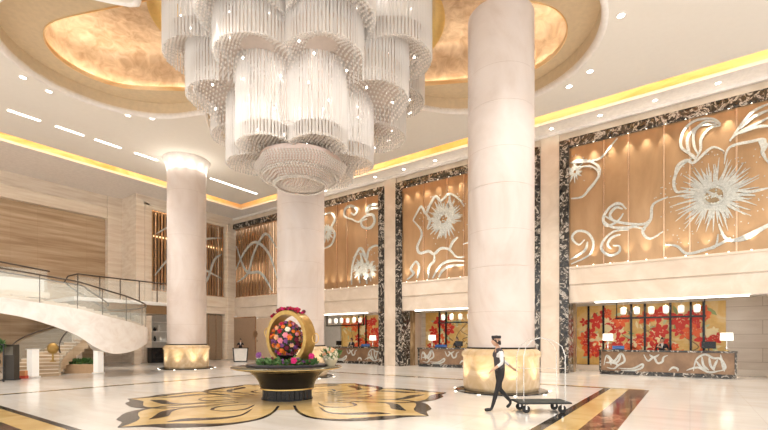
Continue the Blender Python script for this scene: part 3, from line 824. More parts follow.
# ================= hanging lantern racks =================
t0=thing('lantern_rack','x','pendant light',(23.8,0,0))
b=MB(); b.box(-.05,.05,-1.78,1.78,2.62,2.70); b.box(-.04,.04,-1.75,-1.71,2.7,ZO+.12); b.box(-.04,.04,1.71,1.75,2.7,ZO+.12); b.build('shelf_bar',M['black'],t0)
for i in range(6):
    y=-1.45+i*.58
    b=MB(); b.lathe([(.07,2.86),(.12,2.87),(.13,3.14),(.10,3.17),(.04,3.20)],14,c=(0,y,0)); l=b.build('lantern',M['lantern'],t0,smooth=50)
    b=MB(); b.tube([(0,y,3.2),(0,y,ZO+.12)],.008,5); b.build('cord',M['chrome'],l)
    b=MB(); b.lathe([(.05,2.80),(.10,2.83),(.08,2.86)],12,c=(0,y,0)); b.build('crystal_drop',M['crystal'],l)
rk=[(1.2,'row of six glowing lanterns over the right reception desk'),(11.0,'row of six glowing lanterns over the middle reception desk, beside the largest column'),(20.45,'row of six glowing lanterns over the far reception desk')]
for i,(y,l) in enumerate(rk):
    o=t0 if i==0 else dup(t0); o.location=(23.8,y,0); o['label']=l; o['group']='hanging lantern racks'

# ================= reception desks =================
td=thing('reception_desk','x','desk')
Ld=5.05
b=MB(); b.box(.06,.75,-Ld/2+.05,Ld/2-.05,.16,1.06); b.build('desk_body',veined('desk_bronze',[(.3,(.17,.10,.06)),(.5,(.24,.145,.085)),(.7,(.32,.20,.12))],.9,.3,metal=.4),td)
b=MB(); b.box(0,.82,-Ld/2,Ld/2,0,.17); b.build('plinth',M['dark_marble'],td,bevel=.01)
b=MB(); b.box(-.04,.86,-Ld/2-.04,Ld/2+.04,1.06,1.14); b.build('worktop',M['dark_marble'],td,bevel=.01)
for s in (-1,1):
    b=MB(); b.box(.0,.8,s*(Ld/2-.02)-.04,s*(Ld/2-.02)+.04,.17,1.06); b.build('side_panel',M['dark_marble'],td)
DM=lambda u,v,h:(.06-h,u,v)
def dpx(L):   # traced on the right desk, made local
    out=[]
    for x,y in crop(550,280,3.52,L):
        Y,Z=on_x(x,y,22.66); out.append((Y-.98,min(max(Z,.2),1.04)))
    return out
f=MB()
for L in ([(190,300),(200,265),(225,285),(250,258),(263,285),(240,300),(225,312),(200,308)],[(240,310),(290,312),(325,296),(322,310),(290,322),(250,318)],[(200,270),(235,290),(250,262)],[(195,290),(225,292),(240,300)],[(210,268),(215,300)],
          [(330,262),(345,285),(365,272),(378,292),(395,288),(400,272),(415,265)],[(350,262),(365,272),(385,262)],[(418,320),(432,308),(448,312),(450,322)],
          [(505,320),(515,280),(545,262),(575,275),(600,278),(618,310),(590,322)],[(480,318),(520,308),(560,325),(602,318)],[(535,270),(540,300),(560,318)],[(560,270),(565,300),(580,320)],[(590,280),(580,300),(575,318)],[(515,285),(530,305),(550,318)],[(600,262),(608,300),(614,322)]):
    f.ribbon(dpx(L),.085,DM,0,.02)
f.build('silver_flower',M['silver'],td)
b=MB(); 
dk_l=['dark-topped reception desk with silver flowers, nearest one at right','dark-topped reception desk with silver flowers, half hidden behind the largest column','dark-topped reception desk with silver flowers, farthest, behind the floral table']
desk_y=[.98,11.0,18.55]
for i in range(3):
    o=td if i==0 else dup(td); o.location=(22.6,desk_y[i],0); o['label']=dk_l[i]; o['group']='reception desks'
# table lamps
tl=thing('table_lamp','x','lamp')
b=MB(); b.lathe([(.10,0),(.10,.025),(.03,.04)],20); b.build('base',M['gold'],tl,smooth=40)
b=MB(); b.lathe([(.03,.03),(.055,.10),(.03,.20),(.02,.30),(.02,.5)],14); b.build('stem',M['chrome'],tl,smooth=60)
b=MB(); b.lathe([(.23,.44),(.215,.76)],28,close=False); b.lathe([(.225,.445),(.21,.755)],28,close=False); b.build('lamp_shade',M['lamp_shade'],tl,smooth=60)
for i,(y,l) in enumerate([(3.2,'white drum table lamp on the left end of the right reception desk'),(-1.25,'white drum table lamp on the right end of the right reception desk'),(12.75,'white drum table lamp on the middle reception desk'),(17.25,'white drum table lamp on the far reception desk')]):
    o=tl if i==0 else dup(tl); o.location=(22.95,y,1.14); o['label']=l; o['group']='desk lamps'
# monitors and small things on the desks
mo=thing('computer_monitor','x','monitor')
b=MB(); b.box(-.09,.09,-.12,.12,0,.015); b.build('foot',M['black_matte'],mo)
b=MB(); b.box(-.015,.015,-.02,.02,.01,.16); b.build('stand',M['black_matte'],mo)
b=MB(); b.box(-.02,.02,-.25,.25,.10,.40); b.build('screen',M['black'],mo,bevel=.006)
for i,(y,l) in enumerate([(-.65,'black monitor seen from behind near the right end of the right desk'),(11.0,'black monitor seen from behind on the middle desk beside the receptionist'),(20.3,'black monitor seen from behind on the far desk')]):
    o=mo if i==0 else dup(mo); o.location=(23.0,y,1.14); o['label']=l; o['group']='desk monitors'
blue=plain('blue_plastic',(.012,.07,.24),.4)
for i,(y,l,w_) in enumerate([(2.75,'blue folder display lying beside the left lamp of the right desk',.28),(12.1,'long blue folder display on the middle desk beside its lamp',.42),(17.8,'blue folder display on the far desk beside its lamp',.40)]):
    t=thing('brochure_stand',l,'brochure stand',(22.85,y,1.14))
    b=MB(); b.box(-.09,.09,-w_,w_,0,.03); b.build('base',M['black_matte'],t)
    b=MB(); R_=Matrix.Rotation(.45,4,'Y'); b.box(-.012,.012,-w_+.03,w_-.03,.0,.17,M=Matrix.Translation((-.02,0,.03))@R_); b.build('blue_folder',blue,t)
# ================= curved staircase =================
SD0=20.0; PXC=84
SC0=at((PXC-384)/F*SD0,SD0)            # axis of the curved flights
e=Vector((SC0.x,SC0.y)).normalized(); p=Vector((e.y,-e.x))   # e: away from entrance, p: to the right
def sp(phi,r,z=0): # phi 0=right, 90=away, 180=left, 270=front
    a=math.radians(phi); q=p*math.cos(a)+e*math.sin(a); return Vector((SC0.x+q.x*r,SC0.y+q.y*r,z))
RO,RI=2.58,.9
st_white=veined('white_stair_marble',[(.3,(.74,.66,.60)),(.5,(.83,.77,.72)),(.7,(.88,.84,.80))],1.4,.25,dist=1.5)
st=thing('curved_staircase','sweeping white marble spiral staircase with glass balustrade and dark handrails at the left','staircase',(0,0,0))
# lower flight: treads
nst=13
def lower_z(phi): return 1.95*(196-phi)/(196-70)
for i in range(nst):
    f0=196-(196-70)*i/nst; f1=196-(196-70)*(i+1)/nst; z=1.95*(i+1)/nst
    b=MB(); ph=[f0+(f1-f0)*k/3 for k in range(4)]
    out=[sp(f,RO-.05) for f in ph]; inn=[sp(f,RI+.05) for f in ph]
    poly=[(q.x,q.y) for q in out]+[(q.x,q.y) for q in reversed(inn)]
    b.prism(poly,I3,max(0,z-.62) ,z-.03)
    b.prism([(SC0.x+(x-SC0.x)*1.0,SC0.y+(y-SC0.y)*1.0) for x,y in poly],I3,z-.03,z,1)
    b.build('step',[M['travertine'],M['trav_pale']],st)
def path_pts():
    """outer edge of the upper flight: (outer xy, inner xy, ztop, zbot)"""
    P=[]
    for phi,zt,zb in ((75,2.02,1.25),(50,2.05,1.25),(25,2.10,1.3),(0,2.16,1.50),(-18,2.22,1.42),(-35,2.30,1.22),(-52,2.44,1.04),(-68,2.58,1.02),(-82,2.74,1.32),(-95,2.90,1.78)):
        P.append((sp(phi,RO),sp(phi,RI),zt,zb))
    # then straight on to the left
    o=sp(-95,RO); i=sp(-95,RI); d=(sp(-100,RO)-sp(-90,RO)).normalized(); 
    d=Vector((d.x,d.y,0)).normalized()
    for L,zt,zb in ((.8,3.02,2.16),(1.7,3.16,2.48),(2.7,3.30,2.68),(3.7,3.42,2.82),(4.8,3.52,2.92),(6.0,3.62,3.0),(8.5,3.72,3.1)):
        P.append((o+d*L,i+d*L,zt,zb))
    return P
PP=path_pts()
# refine
def refine(P,n=4):
    out=[]
    def cr(a,b_,c,d_,t): return .5*((2*b_)+(c-a)*t+(2*a-5*b_+4*c-d_)*t*t+(3*b_-a-3*c+d_)*t**3)
    for k in range(len(P)-1):
        q=[P[max(k-1,0)],P[k],P[k+1],P[min(k+2,len(P)-1)]]
        for s in range(n):
            t=s/n; out.append(tuple(cr(q[0][j],q[1][j],q[2][j],q[3][j],t) for j in range(4)))
    out.append(P[-1]); return out
RP=refine(PP)
b=MB(); K=len(RP); vs=[]
for o,i,zt,zb in RP:
    n_=(o-i); n_.z=0; n_.normalize(); oi=o-n_*.12
    zi=zb+.12
    vs += [(o.x,o.y,zt),(o.x,o.y,zb),(i.x,i.y,zi),(i.x,i.y,zt),(i.x+n_.x*.1,i.y+n_.y*.1,zt),(i.x+n_.x*.1,i.y+n_.y*.1,zt-.35),(oi.x,oi.y,zt-.35),(oi.x,oi.y,zt)]
fs=[(k*8+j,k*8+(j+1)%8,(k+1)*8+(j+1)%8,(k+1)*8+j) for k in range(K-1) for j in range(8)]+[tuple(range(8)),tuple((K-1)*8+j for j in range(8))[::-1]]
b.add(vs,fs); b.build('stringer',st_white,st,smooth=45)
# steps of the upper flight, showing above the stringer
for k in range(8,K-10,2):
    o,i,zt,zb=RP[k]; o2,i2,zt2,_=RP[k+2]
    n_=(o-i).normalized(); n2=(o2-i2).normalized()
    a=o-n_*.14; c=o2-n2*.14; d=i2+n2*.12; f_=i+n_*.12
    b=MB(); b.prism([(q.x,q.y) for q in (a,c,d,f_)],I3,zt-.4,zt2+.10); b.build('step',M['trav_pale'],st)
# glass balustrade and handrail along the outer edge
def sheet(mb,pts,z0,z1,th=.012):
    n=len(pts); vs=[]
    for k,q in enumerate(pts):
        d=(pts[min(k+1,n-1)]-pts[max(k-1,0)]); d.z=0; d.normalize(); nn=Vector((-d.y,d.x,0))*th
        vs += [(q.x+nn.x,q.y+nn.y,z0[k]),(q.x-nn.x,q.y-nn.y,z0[k]),(q.x-nn.x,q.y-nn.y,z1[k]),(q.x+nn.x,q.y+nn.y,z1[k])]
    mb.add(vs,[(k*4+j,k*4+(j+1)%4,(k+1)*4+(j+1)%4,(k+1)*4+j) for k in range(n-1) for j in range(4)]+[(0,1,2,3),((n-1)*4+3,(n-1)*4+2,(n-1)*4+1,(n-1)*4)])
def inset(o,i,d): n_=(o-i); n_.z=0; n_.normalize(); return o-n_*d
out_pts=[inset(o,i,.06) for o,i,_,_ in RP]; zt=[r[2] for r in RP]
per=6
for k in range(0,K-1,per):
    seg=slice(k,min(k+per,K-1)+1); P_=out_pts[seg]
    if len(P_)<2: continue
    b=MB(); sheet(b,P_,[z-.02 for z in zt[seg]],[z+1.0 for z in zt[seg]]); b.build('glass_panel',M['glass'],st)
    b=MB(); q=P_[0]; b.tube([(q.x,q.y,zt[k]-.05),(q.x,q.y,zt[k]+1.1)],.014,8); b.build('baluster',M['rail'],st)
hr=[Vector((q.x,q.y,z+1.12)) for q,z in zip(out_pts,zt)]
b=MB(); b.tube(hr,.035,8); b.build('handrail',M['rail'],st,smooth=60)
in_pts=[inset(i,o,.06) for o,i,_,_ in RP]
ks=list(range(8,K))
b=MB(); sheet(b,[in_pts[k] for k in ks],[zt[k]-.02 for k in ks],[zt[k]+1.0 for k in ks]); b.build('glass_panel',M['glass'],st)
b=MB(); b.tube([Vector((in_pts[k].x,in_pts[k].y,zt[k]+1.12)) for k in ks],.03,8); b.build('handrail',M['rail'],st,smooth=60)
# lower flight rails
for R in (RO-.02,RI+.02):
    ph=[200-(200-70)*k/30 for k in range(31)]
    b=MB(); pts=[sp(f,R) for f in ph]; zz=[max(0,lower_z(min(f,196))) for f in ph]
    sheet(b,pts,zz,[z+.95 for z in zz]); b.build('glass_panel',M['glass'],st)
    b=MB(); b.tube([Vector((q.x,q.y,z+1.05)) for q,z in zip(pts,zz)],.032,8); b.build('handrail',M['rail'],st,smooth=60)
    
nw=sp(184,RI+.25)
b=MB(); b.lathe([(.12,0),(.12,.04),(.04,.08),(.035,.55)],16,c=(nw.x,nw.y,.62)); b.sphere((nw.x,nw.y,1.22),.22,0,18,12,(1,1,1.15)); b.build('newel_finial',M['ring_gold'],st,smooth=60)

# mezzanine landing behind the stair
t=thing('mezzanine_landing','pale mezzanine landing slab with glass balustrade behind the staircase','landing',(0,0,0))
def wl(px,py_z,Y):  # point at wall depth
    return None
A=on_y(74,300,26.6)[0]; Bx=on_y(137,300,26.6)[0]
b=MB(); b.box(A,14.1,26.6,YT-.52,3.72,3.92); b.build('slab',M['white'],t,bevel=.02)
b=MB(); b.box(A+.1,14.1,26.75,YT-.52,3.2,3.72); b.build('slab_edge',plain('bronze_fascia',(.30,.19,.10),.3,.5),t)
b=MB(); b.box(A+.05,14.1,26.66,26.69,3.92,5.0); b.build('glass_panel',M['glass'],t)
b=MB()
x0=A-.35
pts=[Vector((14.1,26.67,5.1)),Vector((A+1.0,26.67,5.12)),Vector((A+.2,26.67,5.14)),Vector((A-.25,26.67,4.95)),Vector((A-.4,26.67,4.65)),Vector((A-.1,26.67,4.35)),Vector((A+.9,26.67,3.75)),Vector((A+1.6,26.6,3.3))]
b.tube(pts,.04,8); b.build('handrail',M['rail'],t,smooth=60)
for k in range(5):
    x=A+.2+k*1.05
    if x>14: break
    b=MB(); b.box(x-.015,x+.015,26.64,26.71,3.92,5.1); b.build('baluster',M['rail'],t)
for (xx,) in ((A+1.2,),(13.6,)):
    b=MB(); b.box(xx-.2,xx+.2,29.5,29.9,0,3.2); b.build('support_post',M['trav_pale'],t)
t=thing('mezzanine_landing','upper landing slab at the left edge with pale parapet and dark handrail','landing',(0,0,0))
b=MB(); x1=on_y(50,300,25.4)[0]
b.box(-6,x1,25.4,YT-.52,3.62,3.9); b.build('slab',M['trav_pale'],t,bevel=.02)
b=MB(); b.box(-6,x1-.2,25.5,25.62,3.9,4.5); b.build('parapet',M['white'],t)
b=MB(); b.box(-6,x1-.1,25.44,25.47,3.9,4.95); b.build('glass_panel',M['glass'],t)
b=MB(); b.tube([(-6,25.45,5.2),(x1-2.4,25.45,5.2),(x1,25.45,4.95)],.04,8); b.build('handrail',M['rail'],t,smooth=60)
b=MB(); b.box(x1-2.2,x1-1.8,29.5,29.9,0,3.62); b.build('support_post',M['trav_pale'],t)

# ================= things around the stair =================
for i,(px,py,l) in enumerate([(33,377.5,'white lit square pedestal left of the stair steps'),(98.5,373.5,'white lit square pedestal under the turn of the staircase')]):
    if i==0:
        pd=thing('square_pedestal',l,'pedestal',group='white square pedestals')
        b=MB(); b.box(-.15,.15,-.15,.15,.06,1.20); b.build('shaft',lamp_mat('glowing_acrylic',(.9,.86,.80),.25),pd,bevel=.015)
        b=MB(); b.box(-.19,.19,-.19,.19,0,.06); b.build('base',M['white'],pd,bevel=.008)
        b=MB(); b.box(-.185,.185,-.185,.185,1.2,1.225); b.build('cap',M['white'],pd,bevel=.008)
        o=pd
    else: o=dup(pd,label=l)
    x,y=on_z(px,py,0); o.location=(x,y,0); o.rotation_euler=(0,0,.35)
# trough planter
x,y=on_z(82,373,0); ang=math.atan2(-HC,HS)+.15
t=thing('trough_planter','pale wooden trough planter full of green plants beside the stair pedestal','planter',(x,y,0),ang)
b=MB(); L=.62
b.add([(-L,-.22,0),(L,-.22,0),(L,.22,0),(-L,.22,0),(-L-.1,-.28,.42),(L+.1,-.28,.42),(L+.1,.28,.42),(-L-.1,.28,.42)],[(0,1,2,3),(0,4,5,1),(1,5,6,2),(2,6,7,3),(3,7,4,0)])
b.box(-L-.13,L+.13,-.31,-.25,.36,.44); b.box(-L-.13,L+.13,.25,.31,.36,.44); b.box(-L-.13,-L-.07,-.31,.31,.36,.44); b.box(L+.07,L+.13,-.31,.31,.36,.44)
b.build('trough',plain('tan_planter',(.55,.37,.22),.5),t)
green=plain('leaf_green',(.045,.13,.025),.5); green2=plain('leaf_pale_green',(.13,.24,.08),.5)
def leaves(mb,c,R,n,seed,ls=.09,up=.6,m=2,flat=(1,1,1)):
    rnd=random.Random(seed)
    for _ in range(n):
        a=rnd.uniform(0,2*PI); ph=rnd.uniform(.05,1); q=math.sqrt(rnd.random())
        x=c[0]+R*flat[0]*q*math.cos(a); y=c[1]+R*flat[1]*q*math.sin(a); z=c[2]+flat[2]*R*rnd.random()
        d=Vector((math.cos(a)*(1-up)+rnd.uniform(-.4,.4),math.sin(a)*(1-up)+rnd.uniform(-.4,.4),up*rnd.uniform(.3,1.2))).normalized()
        s=d.orthogonal().normalized(); s=Matrix.Rotation(rnd.uniform(0,6.28),3,d)@s; L=ls*rnd.uniform(.6,1.3); w=L*.28
        P=Vector((x,y,z)); mid=P+d*L*.5+Vector((0,0,-.02))
        mb.add([P,mid+s*w,P+d*L,mid-s*w],[(0,1,2),(0,2,3)],rnd.randrange(m))
b=MB(); leaves(b,(0,0,.40),.25,420,4,.16,.7,2,(2.7,.9,.9)); tag(b.build('foliage',[green,green2],t),kind='stuff')
# dark cabinet with lattice screen and a plant at the left edge
x,y=on_z(10,380,0)
t=thing('notice_cabinet','dark grey upright cabinet standing at the left edge before the stair','cabinet',(x,y,0),ang-.05)
b=MB(); b.box(-.19,.22,-.1,.2,.04,1.42); b.build('body',plain('dark_grey_metal',(.06,.05,.04),.45,.3),t,bevel=.01)
b=MB(); b.box(-.15,.18,-.115,-.1,1.0,1.34); b.build('display_face',plain('grey_display_face',(.17,.15,.12),.3),t)
b=MB(); b.box(-.22,.25,-.13,.23,0,.05); b.build('base',M['black_matte'],t)
x,y=on_z(-4,382,0)
t=thing('lattice_screen','black scrollwork metal screen cut off by the left edge of the photo','screen',(x,y,0),ang)
b=MB()
for xx in (-.30,.26): b.box(xx-.02,xx+.02,-.02,.02,0,1.45)
for zz in (.06,1.43): b.box(-.3,.26,-.02,.02,zz-.02,zz+.02)
b.build('frame',M['black'],t)
b=MB()
for zz,s in ((.35,1),(.75,-1),(1.12,1)):
    P=[(s*(-.02)+.2*(1-k/14)*math.cos(k*.75)*s,0,zz+.19*(1-k/14)*math.sin(k*.75)) for k in range(13)]
    b.tube(P,.013,6)
b.build('scrollwork',M['black'],t)
t=thing('potted_plant','green leafy plant in a dark pot rising at the left edge behind the scrollwork screen','plant',(x+.0,y+.75,0))
b=MB(); b.lathe([(.18,0),(.24,.9),(.26,.95),(.22,.95),(.2,.88),(0,.88)],20); b.build('pot',M['black_matte'],t,smooth=40)
b=MB(); leaves(b,(0,0,1.05),.36,300,8,.22,.6,2,(1,1,1.3)); tag(b.build('foliage',[green,green2],t),kind='stuff')
b=MB()
for k in range(7): b.tube([(0,0,.88),(.1*math.cos(k),.1*math.sin(k),1.1),(.28*math.cos(k),.28*math.sin(k),1.4)],.01,5)
b.build('stems',green,t)
x,y=on_z(23.5,378.5,0)
t=thing('gift_box','small red and orange box on the floor left of the white pedestal','box',(x,y,0),ang)
b=MB(); b.box(-.13,.13,-.1,.1,0,.12); b.build('red_base',plain('red_card',(.55,.06,.03),.5),t)
b=MB(); b.box(-.11,.11,-.09,.09,.12,.32); b.build('box_body',plain('orange_card',(.70,.30,.12),.5),t,bevel=.01)
# ================= round table with the floral arrangement =================
TX,TY=8.06,8.98; TA=math.atan2(-HC,HS)
t=thing('round_table','large round black and gold pedestal table in the middle of the flower-patterned floor','table',(TX,TY,0))
b=MB(); b.lathe([(0,.80),(1.30,.80),(1.42,.825),(1.475,.85),(1.475,.875),(1.46,.885),(0,.885)],96); b.build('tabletop',veined('dark_table_top',[(.3,(.05,.045,.03)),(.5,(.10,.09,.06)),(.7,(.2,.18,.13))],3,.08,dist=1),t,smooth=35)
b=MB(); b.lathe([(1.477,.848),(1.484,.852),(1.484,.858),(1.477,.862)],96,close=False); b.build('gold_edge',M['gold'],t,smooth=60)
b=MB(); b.lathe([(0,.80),(1.10,.80),(.96,.72),(.84,.60),(.76,.47),(.72,.34),(.70,.30),(0,.30)],80); b.build('trumpet_pedestal',M['black'],t,smooth=50)
b=MB(); b.lathe([(.70,.28),(.735,.29),(.735,.315),(.70,.325)],80,close=False); b.lathe([(1.09,.775),(1.12,.785),(1.12,.80),(1.09,.80)],80,close=False); b.build('gold_ring',M['gold'],t,smooth=60)
b=MB(); n=120; pr=[]
for i in range(n):
    a=2*PI*i/n; r=.66 if i%4 in(0,1) else .635; pr.append((r*math.cos(a),r*math.sin(a)))
b.prism(pr,I3,.03,.285); b.lathe([(.69,0),(.69,.035),(.66,.04)],80); b.build('fluted_base',M['black'],t)
# low dark tray
t=thing('round_tray','low dark purple-grey round tray under the flowers on the big table','tray',(TX,TY,.885))
b=MB(); b.lathe([(0,0),(1.05,0),(1.08,.02),(1.05,.045),(0,.045)],72); b.build('tray_body',plain('plum_grey_tray',(.10,.085,.10),.3),t,smooth=40)
b=MB(); b.lathe([(1.06,.035),(1.09,.045),(1.09,.055),(1.05,.05)],72,close=False); b.build('rim',M['black'],t,smooth=60)
# gilded hoop
RZ=TA+math.radians(-27)
t=thing('gilded_hoop','tall golden hoop sculpture standing on the round table around the flower ball','sculpture',(TX+.05,TY-.07,.93),RZ)
b=MB(); prof=[]
n=72; Ro,Ri,W=.735,.625,.21; zc=Ro
vs=[]
for i in range(n):
    a=2*PI*i/n; ca,sa=math.cos(a),math.sin(a)
    for r,y in ((Ro,-W),(Ro+.012,0),(Ro,W),(Ri,W),(Ri-.004,0),(Ri,-W)): vs.append((r*ca*.93,y,zc+r*sa))
b.add(vs,[(i*6+j,i*6+(j+1)%6,((i+1)%n)*6+(j+1)%6,((i+1)%n)*6+j) for i in range(n) for j in range(6)]); b.build('hoop',M['ring_gold'],t,smooth=40)
for s in (-1,1):
    b=MB(); b.tube([(s*(.72+.11+.10*math.cos(a)),0,.80+.13*math.sin(a)+s*-.08) for a in [k*2*PI/20 for k in range(20)]],.013,8,closed=True); b.build('curl_handle',M['gold'],t,smooth=60)
b=MB(); b.box(-.3,.3,-.24,.24,-.0,.05); b.build('foot',M['ring_gold'],t)
# flower builders
fcol={'orange':(.86,.24,.03),'magenta':(.72,.03,.22),'pink':(.86,.33,.40),'purple':(.30,.10,.32),'peach':(.88,.52,.30),'crimson':(.55,.01,.06),'cream':(.86,.80,.66),'wine':(.22,.02,.05)}
fm={k:plain(k+'_petals',v,.55) for k,v in fcol.items()}
def bloom_mesh(col,r=.06,kind=0):
    b=MB(); rnd=random.Random(hash(col)%1000 if False else len(col)*7+kind)
    b.sphere((0,0,0),r*.62,0,8,6)
    for lay,(n,el,L) in enumerate(((6,.15,1.0),(6,.7,.92),(5,1.15,.75))):
        for k in range(n):
            a=2*PI*(k+.5*lay)/n; d=Vector((math.cos(a)*math.cos(el),math.sin(a)*math.cos(el),math.sin(el))); s=Vector((-math.sin(a),math.cos(a),0)); u=d.cross(s)
            P=d*r*L
            b.add([d*r*.3,P*.75+s*r*.42,P*1.05+u*r*.05,P*.75-s*r*.42],[(0,1,2),(0,2,3)])
    o=b.build(col+'_bloom',fm[col],None); me=o.data; bpy.data.objects.remove(o); return me
BL={k:bloom_mesh(k,.062) for k in fcol}
def put_bloom(kind,parent,pos,nrm,s=1.0,name='bloom'):
    o=bpy.data.objects.new(name,BL[kind]); COL.objects.link(o); o.parent=parent; o.location=pos
    o.rotation_euler=Vector(nrm).to_track_quat('Z','Y').to_euler(); o.scale=(s,s,s); return o
t=thing('flower_ball','ball of orange, pink and purple blooms inside the golden hoop','flower arrangement',(TX+.0,TY-.0,.93),TA)
b=MB(); b.lathe([(.10,.0),(.12,.03),(.06,.07),(.10,.12),(.26,.17),(.31,.24),(.29,.26),(0,.22)],28); b.build('bowl',M['black'],t,smooth=50)
b=MB(); b.sphere((0,0,.70),.37,0,20,14,(1,1,1.13)); b.build('flower_core',plain('dark_foliage_core',(.035,.05,.02),.8),t,smooth=60)
kinds=['orange','magenta','pink','purple','peach','orange','wine','crimson','pink','cream','purple','orange']
rnd=random.Random(12)
N=98
for i in range(N):
    z=1-2*(i+.5)/N; a=i*2.39996; q=math.sqrt(1-z*z); d=Vector((q*math.cos(a),q*math.sin(a),z))
    jr=rnd.uniform(.95,1.1); d=(d+Vector((rnd.uniform(-.1,.1),rnd.uniform(-.1,.1),rnd.uniform(-.1,.1)))).normalized(); put_bloom(rnd.choice(kinds),t,(d.x*.39*jr,d.y*.39*jr,.70+d.z*.44*jr),d,rnd.uniform(.8,1.55))
b=MB(); rnd=random.Random(3)
for i in range(260):
    d=Vector((rnd.gauss(0,1),rnd.gauss(0,1),rnd.gauss(0,1))).normalized(); P=Vector((d.x*.38,d.y*.38,.70+d.z*.43)); s=d.orthogonal().normalized(); s=Matrix.Rotation(rnd.uniform(0,6.28),3,d)@s
    e2=(d+s*.6).normalized(); L=.09; w=s.cross(d)*.02; b.add([P,P+e2*L*.5+w,P+e2*L,P+e2*L*.5-w],[(0,1,2),(0,2,3)],i%2)
tag(b.build('foliage',[green,fm['purple']],t),kind='stuff')
# red garland on top of the hoop
t=thing('red_flower_garland','crimson flower garland lying over the top of the golden hoop','flower arrangement',(TX+.05,TY-.07,.93),RZ)
rnd=random.Random(9)
b=MB(); b.tube([((.74)*.93*math.cos(a),0,zc+.74*math.sin(a)) for a in [PI*(.34+.38*k/12) for k in range(13)]],.035,8); b.build('stem_base',M['black_matte'],t)
for i in range(70):
    a=PI*(.33+.42*rnd.random()); y=rnd.uniform(-W,W); r=Ro+.035+rnd.uniform(0,.05)
    put_bloom(rnd.choice(['crimson','crimson','magenta','wine']),t,(r*.93*math.cos(a),y,zc+r*math.sin(a)),(math.cos(a),rnd.uniform(-.6,.6),math.sin(a)),rnd.uniform(.7,1.05))
# greenery bed
t=thing('greenery_bed','ring of green leaves with magenta and purple blooms around the foot of the golden hoop','flower arrangement',(TX,TY,.93),TA)
b=MB()
for k in range(26):
    a=2*PI*k/26; leaves(b,(.62*math.cos(a),.50*math.sin(a),.0),.15,26,100+k,.13,.45,2,(1,1,.9))
tag(b.build('foliage',[green,green2],t),kind='stuff')
rnd=random.Random(21)
for i in range(40):
    a=rnd.uniform(0,2*PI); put_bloom(rnd.choice(['magenta','purple','pink','purple','cream','wine']),t,(.66*math.cos(a),.52*math.sin(a),rnd.uniform(.06,.19)),(math.cos(a),math.sin(a),.8),rnd.uniform(.6,1.0))
put_bloom('magenta',t,(.30,-.62,.13),(0,-1,.4),1.5); put_bloom('magenta',t,(.72,-.35,.24),(0,-1,.4),1.4); put_bloom('purple',t,(-.72,-.2,.26),(-.3,-1,.4),1.5)
# white flower basket at right
t=thing('white_flower_basket','round basket of cream blooms and leaves at the right side of the round table','flower arrangement',(TX,TY,.885),TA)
cx,cy=1.16,.12
b=MB(); b.lathe([(.11,0),(.17,.1),(.19,.16),(.17,.17),(0,.14)],24,c=(cx,cy,0)); b.build('basket',plain('pale_wicker',(.66,.56,.38),.7),t,smooth=40)
b=MB(); b.sphere((cx,cy,.28),.18,0,16,10); b.build('flower_core',plain('pale_green_core',(.35,.40,.25),.8),t)
for i in range(46):
    z=1-1.6*(i+.5)/46; a=i*2.39996; q=math.sqrt(max(0,1-z*z)); put_bloom('cream' if i%5 else 'peach',t,(cx+.19*q*math.cos(a),cy+.19*q*math.sin(a),.28+.2*z),(q*math.cos(a),q*math.sin(a),z),.8)
b=MB(); leaves(b,(cx,cy,.2),.26,80,44,.12,.5,2,(1,1,.9)); tag(b.build('foliage',[green,green2],t),kind='stuff')
